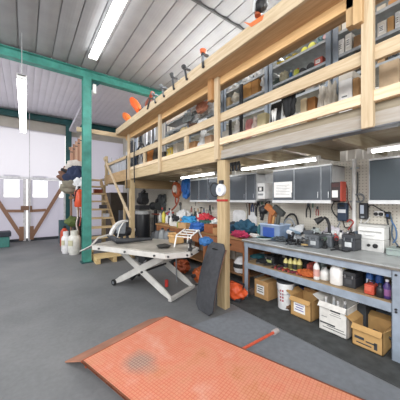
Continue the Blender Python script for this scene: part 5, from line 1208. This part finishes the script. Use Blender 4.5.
y, w_, h = slot(239.3, 241.8, 84, 2.68, 2.3); m = MB(); m.span((2.68, y - .03, MZ), (2.71, y + .03, MZ + h)); tag(m.build('black_pole', DARK, bevel=.004), 'tall dark pole standing in front of the rack right of the second post', 'pole')
# picture frame with a white mark, and black jacket
y, w_, h = slot(270, 283, 100, 2.45, MZ)
t = thing('banner_board', 'black board with a white tick shaped mark leaning on the platform', 'sign', (2.42, y, MZ), 0)
m = MB(); m.box((.03, 0, h / 2), (.02, w_, h), RY(.12)); m.build('frame', col('#cfd2d2'), t, bevel=.003)
m = MB(); m.box((.016, 0, h * .56), (.008, w_ * .8, h * .74), RY(.12)); m.build('panel', BLACK, t)
for a, b in (((.0, w_ * .18, h * .72), (.0, w_ * .06, h * .34)), ((.0, w_ * .06, h * .34), (.0, -w_ * .08, h * .74))):
    m = MB(); m.beam(a, b, .03, .012, side=(0, 1, 0)); m.build('painted_mark', PAPER, t)
q = on_x(293, 103, 2.40); m = MB(); m.blob((0, 0, 0), (.08, .16, .34), 7, .45, 4, False); o = m.build('jacket', M('#17181b', .8), smooth=True); o.location = (2.38, q.y, q.z); tag(o, 'black cloth bag hung over the middle rail near the tick board', 'bag')
soft('cloth', 'white rope bundle on the platform between the tick board and black bag', (2.42, on_x(286, 200, 2.42).y, MZ), (.16, .22, .24), '#cfcfcc', 9, 'rope', .6)
# left racks hold long white and grey trim lengths
TR = ['#dfe2e4', '#c2c8cc', '#aab2b6', '#e6e6e2', '#8c969c', '#d0cfc8']; TN = ['white', 'pale grey', 'grey', 'off-white', 'slate', 'cream']
for bi, (a, b) in ((4, bays[4]), (5, bays[5])):
    for li, z in enumerate(LV[:3]):
        for k in range(4):
            zz = z + .003; x = RXF + .0 + k * .11; h = .05 + .035 * ((k + li + bi) % 3)
            m = MB(); j = R.uniform(-.05, .05); m.span((x, a + .05 + j, zz), (x + .085, b - .05 + j * .5, zz + h))
            tag(m.build('trim_length', col(TR[(k + li * 2 + bi) % 6], .4), bevel=.004), 'long %s trim, %s shelf %s, %s from front' % (TN[(k + li * 2 + bi) % 6], ['lowest', 'middle', 'upper'][li], bname[bi], ordn[k]), 'trim', 'long trim lengths on the mezzanine racks')
for li, (z, seq) in enumerate(((LV[2], [(190, 97, '#39404a', 'navy', 's'), (196, 95, '#e6e7e8', 'white', 's'), (203, 90, '#2d2f33', 'black', 's'), (207, 87, '#cdd2d6', 'pale grey', 's')]), (LV[1], [(186, 118, '#9aa2a4', 'grey', 's'), (198, 110, '#b9b2aa', 'stone grey', 's'), (204, 106, '#c98a70', 'salmon', 's'), (209, 105, '#dedede', 'white', 's')]), (LV[0], [(166, 132, '#7d8a8e', 'blue grey', 's'), (174, 128, '#42484c', 'charcoal', 's'), (182, 126, '#c8b48a', 'tan', 's'), (191, 122, '#5a4030', 'brown', 's'), (200, 119, '#d4d6d6', 'pale', 's')]))):
    for i, (px, yt, c, cn_, k) in enumerate(seq):
        x = RXF - .13; y = on_x(px, 200, x).y
        t = soft('bag', '%s small bag left of second tall post, %s from left in %s row' % (cn_, ordn[i], ['top', 'middle', 'low'][li]), (x + .05, y, z + .0), (.12, .30, .2), c, 30 + li * 7 + i, 'bag', .5)
fill('platform floor left of second tall post', 2.5, MZ, [('b', '#55504c', 'dark', 161, 164, 152), ('t', '#e0c65a', 'yellow', 166.5, 172, 146), ('b', '#c9c2b4', 'beige', 173, 177, 144), ('b', '#8a8e92', 'grey', 183, 188, 148), ('b', '#b48a60', 'brown', 189, 195, 142), ('s', '#e2e4e4', 'white', 197, 203, 137), ('b', '#b39478', 'tan', 204.5, 211, 136)], d=.2)
fill('platform floor at the far end', 2.5, MZ, [('s', '#3c4a5e', 'dark blue', 133, 137, 154), ('s', '#d9dade', 'white', 138, 141, 152), ('s', '#2a2c30', 'black', 142, 146, 150), ('b', '#c07a3c', 'orange brown', 147, 151, 149), ('s', '#58504a', 'dull brown', 152, 155, 146)], d=.2)
# far end vertical pieces behind the rail
for i, (px, yt, c, cn_) in enumerate(((131.5, 141, '#2a3038', 'black'), (136, 137, '#aab4c2', 'pale blue'), (141, 133, '#23272e', 'dark'), (145.5, 131, '#d4d9e0', 'white'), (150, 127, '#c2c8d0', 'pale grey'), (153.5, 125, '#8a929c', 'grey'))):
    y, w_, h = slot(px - 1.4, px + 1.4, yt, 2.74, MZ); t = thing('panel', '%s tall narrow panel standing at the far end of the platform' % cn_, 'panel', (2.74, y, MZ))
    m = MB(); m.box((0, 0, h / 2), (.03, w_, h)); m.build('board', col(c), t, bevel=.003)
    m = MB(); m.box((-.018, 0, h * .97), (.008, w_ * .9, .02)); m.build('edge_strip', STEEL, t)
t = thing('bicycle', 'dark bicycle wheel and handlebar seen behind the far rail', 'bicycle', (2.36, 5.75, MZ))
m = MB(); m.tube([(0, .27 * math.cos(a), .34 + .27 * math.sin(a)) for a in [2 * math.pi * i / 28 for i in range(28)]], .018, 7, True); m.build('wheel', BLACK, t, smooth=True)
for k in range(6):
    a = k * math.pi / 6; m = MB(); m.cyl((0, .26 * math.cos(a), .34 + .26 * math.sin(a)), (0, -.26 * math.cos(a), .34 - .26 * math.sin(a)), .003, n=5); m.build('spoke', STEEL, t)
m = MB(); m.tube([(0, 0, .34), (.02, -.1, .62), (-.12, -.14, .66)], .014); m.build('handlebar', DARK, t, smooth=True)
cable('power_cable', 'black cable hanging down over the mezzanine edge at the far post', [(2.19, 5.72, 2.95), (2.17, 5.74, 2.6), (2.17, 5.72, 2.2), (2.18, 5.73, 1.95)], .014, '#1f2124')
cable('power_cable', 'second black cable at the far post, nearer the corner', [(2.12, 6.12, 2.66), (2.11, 6.12, 2.3), (2.12, 6.11, 1.8)], .012, '#1f2124')
# clamps and tools hung over the lip of the overhead shelf
LX = 1.972; LZT = 3.405
def clamp(label, px, ytop, c, dark, lean=0., size=1., orange=False):
    p = on_x(px, 100, LX); y = p.y; top = max(.12, on_x(px, ytop, LX).z - LZT)
    t = thing('bar_clamp', label, 'clamp', (LX, y, LZT), 0, None)
    m = MB(); m.beam((-.034, 0, -.10), (-.034, lean, top), .024 * size, .014); m.build('bar', STEELD if dark else STEEL, t)
    m = MB(); m.beam((-.044, 0, -.09), (.05, 0, -.09), .03, .024); m.build('jaw', DARK, t)
    m = MB(); m.beam((-.05, lean * .5, top * .62), (.05, lean * .6, top * .68), .026 * size, .022); m.build('sliding_jaw', DARK if dark else STEELD, t)
    m = MB(); m.cyl((-.034, lean * .9, top * .75), (-.03, lean * 1.5, top * 1.12), .024 * size, .032 * size, 10); m.build('handle', col(c), t)
    return t
clamp('dark bar clamp on the overhead shelf lip, nearest the orange upright clamp', 188.5, 67, '#2b2d31', True, .06, 1.2)
clamp('dark bar clamp on the overhead shelf lip beside the white rag', 175.5, 74, '#3a3d40', True, .05, 1.1)
clamp('grey bar clamp on the overhead shelf lip, third from the orange upright clamp', 165.5, 85, '#6a6e70', False, .08, 1.1)
clamp('grey bar clamp on the overhead shelf lip nearest the green roof beam', 157, 93, '#7a7e7e', False, .1, 1.1)
clamp('bar clamp with an orange upright handle at the second tall post', 205, 56, '#d2622e', True, .0, 1.5)
clamp('bar clamp with rust red handle beside the big orange saw handle', 149, 103, '#b24a34', True, -.16, 1.2)
soft('rag', 'white rag on the overhead shelf between two dark clamps', (2.10, on_x(180.5, 200, 2.10).y, 3.286), (.12, .18, .26), '#eceff0', 3, 'rag', .5)
soft('rag', 'white rag scrap at the end of the overhead shelf near the roof beam', (2.10, on_x(168, 200, 2.10).y, 3.286), (.1, .14, .2), '#e2e4e4', 5, 'rag', .5)
def handle_tool(label, px0, py0, px1, py1, r, c, kind='hand_saw'):
    b = on_x(px0, py0, 2.02); e = on_x(px1, py1, 2.02); b.z = max(b.z, 3.29)
    t = thing(kind, label, 'saw', tuple(b)); v = e - b
    m = MB(); m.tube([(0, 0, 0), v * .25 + Vector((.0, .0, .02)), v * .7, v], [r * .75, r, r * 1.05, r * .7], n=10); m.build('handle', col(c, .4), t, smooth=True)
    m = MB(); m.beam((0, .0, 0), (0.02, -.22, .012), .03, .02); m.build('blade', STEELD, t)
    return t
handle_tool('big bright orange saw handle leaning on the overhead shelf', 139, 111, 132, 99.5, .085, '#e8622a')
handle_tool('smaller orange saw handle at the far end of the overhead shelf', 129, 121, 124.5, 114.5, .08, '#e27434')
t = handle_tool('red and grey tool lying on the overhead shelf just right of the big orange handle', 146, 106, 151, 97, .04, '#8f5040')
bx_ = MB(); q = on_x(120, 128, 2.05); bx_.box((2.06, q.y, 3.36), (.1, .16, .13)); tag(bx_.build('tool_rest', col('#a8a67c'), bevel=.008), 'olive block at the far tip of the overhead shelf', 'block')
soft('rag', 'dark blue rag at the far end of the overhead shelf', (2.12, on_x(122.5, 200, 2.12).y, 3.286), (.1, .2, .16), '#2d3c5a', 15, 'rag', .5)
# hedge trimmer like saw with orange blade at the top
b = on_x(256, 19, 1.95)
t = thing('pruning_saw', 'orange curved pruning saw with grey black grip lying on the overhead shelf near the ceiling', 'saw', (1.95, b.y, 3.406))
def rl_(px, py): v = on_x(px, py, 1.95); return (v.x - 1.95, v.y - b.y, v.z - 3.406)
m = MB(); A_, B_, C_, D_ = rl_(264, 14), rl_(256, 19), rl_(250, 23), rl_(243, 21.5); E_, F_ = rl_(251, 27), rl_(262, 20)
m.prism([A_, B_, C_, D_, E_, F_], (.03, 0, 0)); m.build('blade', col('#d9733c'), t, bevel=.004)
m = MB(); m.tube([rl_(258, 16), rl_(258, 12), rl_(260, 9)], .035); m.build('neck', col('#9c4f30'), t, smooth=True)
m = MB(); q = Vector(rl_(261, 5)); m.blob(q, (.12, .14, .15), 6, .25, 3, False); m.build('grip', BLACK, t, smooth=True)
m = MB(); m.tube([q + Vector((-.04, .06, -.05)), q + Vector((-.07, .02, .02)), q + Vector((-.05, -.04, .06))], .014); m.build('grip_band', col('#cfd4d6'), t, smooth=True)

# ================================================================== let the loose clutter settle so that neighbours do not run into one another
bpy.context.view_layer.update()
LOOSE = ('bag', 'plastic_bag', 'cloth', 'rag', 'bottle', 'carton', 'tool_case', 'power_drill', 'heat_gun', 'work_glove', 'jacket', 'crate', 'tool_bag', 'seat_pad', 'motorcycle_fairing', 'tape_roll', 'jug', 'luggage_rack', 'bench_vise', 'desk_lamp')
HEAVY = ('luggage_rack', 'bench_vise', 'seat_pad', 'desk_lamp')
def meshes(o): return ([o] if o.type == 'MESH' else []) + [g for c in o.children for g in meshes(c)]
def bounds(o):
    P = [m_.matrix_world @ Vector(c) for m_ in meshes(o) for c in m_.bound_box]
    return [min(p[i] for p in P) for i in range(3)], [max(p[i] for p in P) for i in range(3)]
items = []
for o in C.objects:
    if o.parent is None and o.name.split('.')[0] in LOOSE and o.location.z < 3.9 and not (o.name.startswith('bag') and o.location.y > 7.2) and not (o.location.z < .6 and o.location.x > 2.7 and o.location.y < 2.75):
        lo, hi = bounds(o); soft_ = o.type == 'MESH'
        if soft_:                                    # rounded heaps fill less than their box
            for i in (0, 1): c = (lo[i] + hi[i]) / 2; h = (hi[i] - lo[i]) / 2 * .9; lo[i], hi[i] = c - h, c + h
        items.append([o, lo, hi, [0, 0], .16 if soft_ else .12])
for it in range(60):
    moved = False
    for a in range(len(items)):
        for b in range(a + 1, len(items)):
            A, B = items[a], items[b]
            ov = [min(A[2][i], B[2][i]) - max(A[1][i], B[1][i]) for i in range(3)]
            if min(ov) <= .0005: continue
            ca = [(A[1][i] + A[2][i]) / 2 for i in (0, 1)]; cb = [(B[1][i] + B[2][i]) / 2 for i in (0, 1)]
            inside_ = any(all(P[1][i] <= Q[1][i] + .01 and P[2][i] >= Q[2][i] - .01 for i in (0, 1)) for P, Q in ((A, B), (B, A)))
            if inside_ and (A[0].name.startswith(('carton', 'crate')) or B[0].name.startswith(('carton', 'crate'))): continue
            k = 0 if ov[0] * .8 < ov[1] else 1
            s_ = 1 if ca[k] < cb[k] else -1
            d_ = (ov[k] + .001) / 2
            for T, sg in ((A, -s_), (B, s_)):
                if T[0].name.split('.')[0] in HEAVY: continue
                v = sg * d_ ; nv = max(-T[4], min(T[4], T[3][k] + v)); v = nv - T[3][k]
                # stay clear of the wall behind
                if k == 0 and T[2][0] + v > XW - .05: v = min(0, XW - .05 - T[2][0]) if T[2][0] > XW - .05 else XW - .05 - T[2][0]
                T[3][k] += v; T[1][k] += v; T[2][k] += v; moved = moved or abs(v) > 1e-4
    if not moved: break
for o, lo, hi, m_, _ in items:
    o.location.x += m_[0]; o.location.y += m_[1]
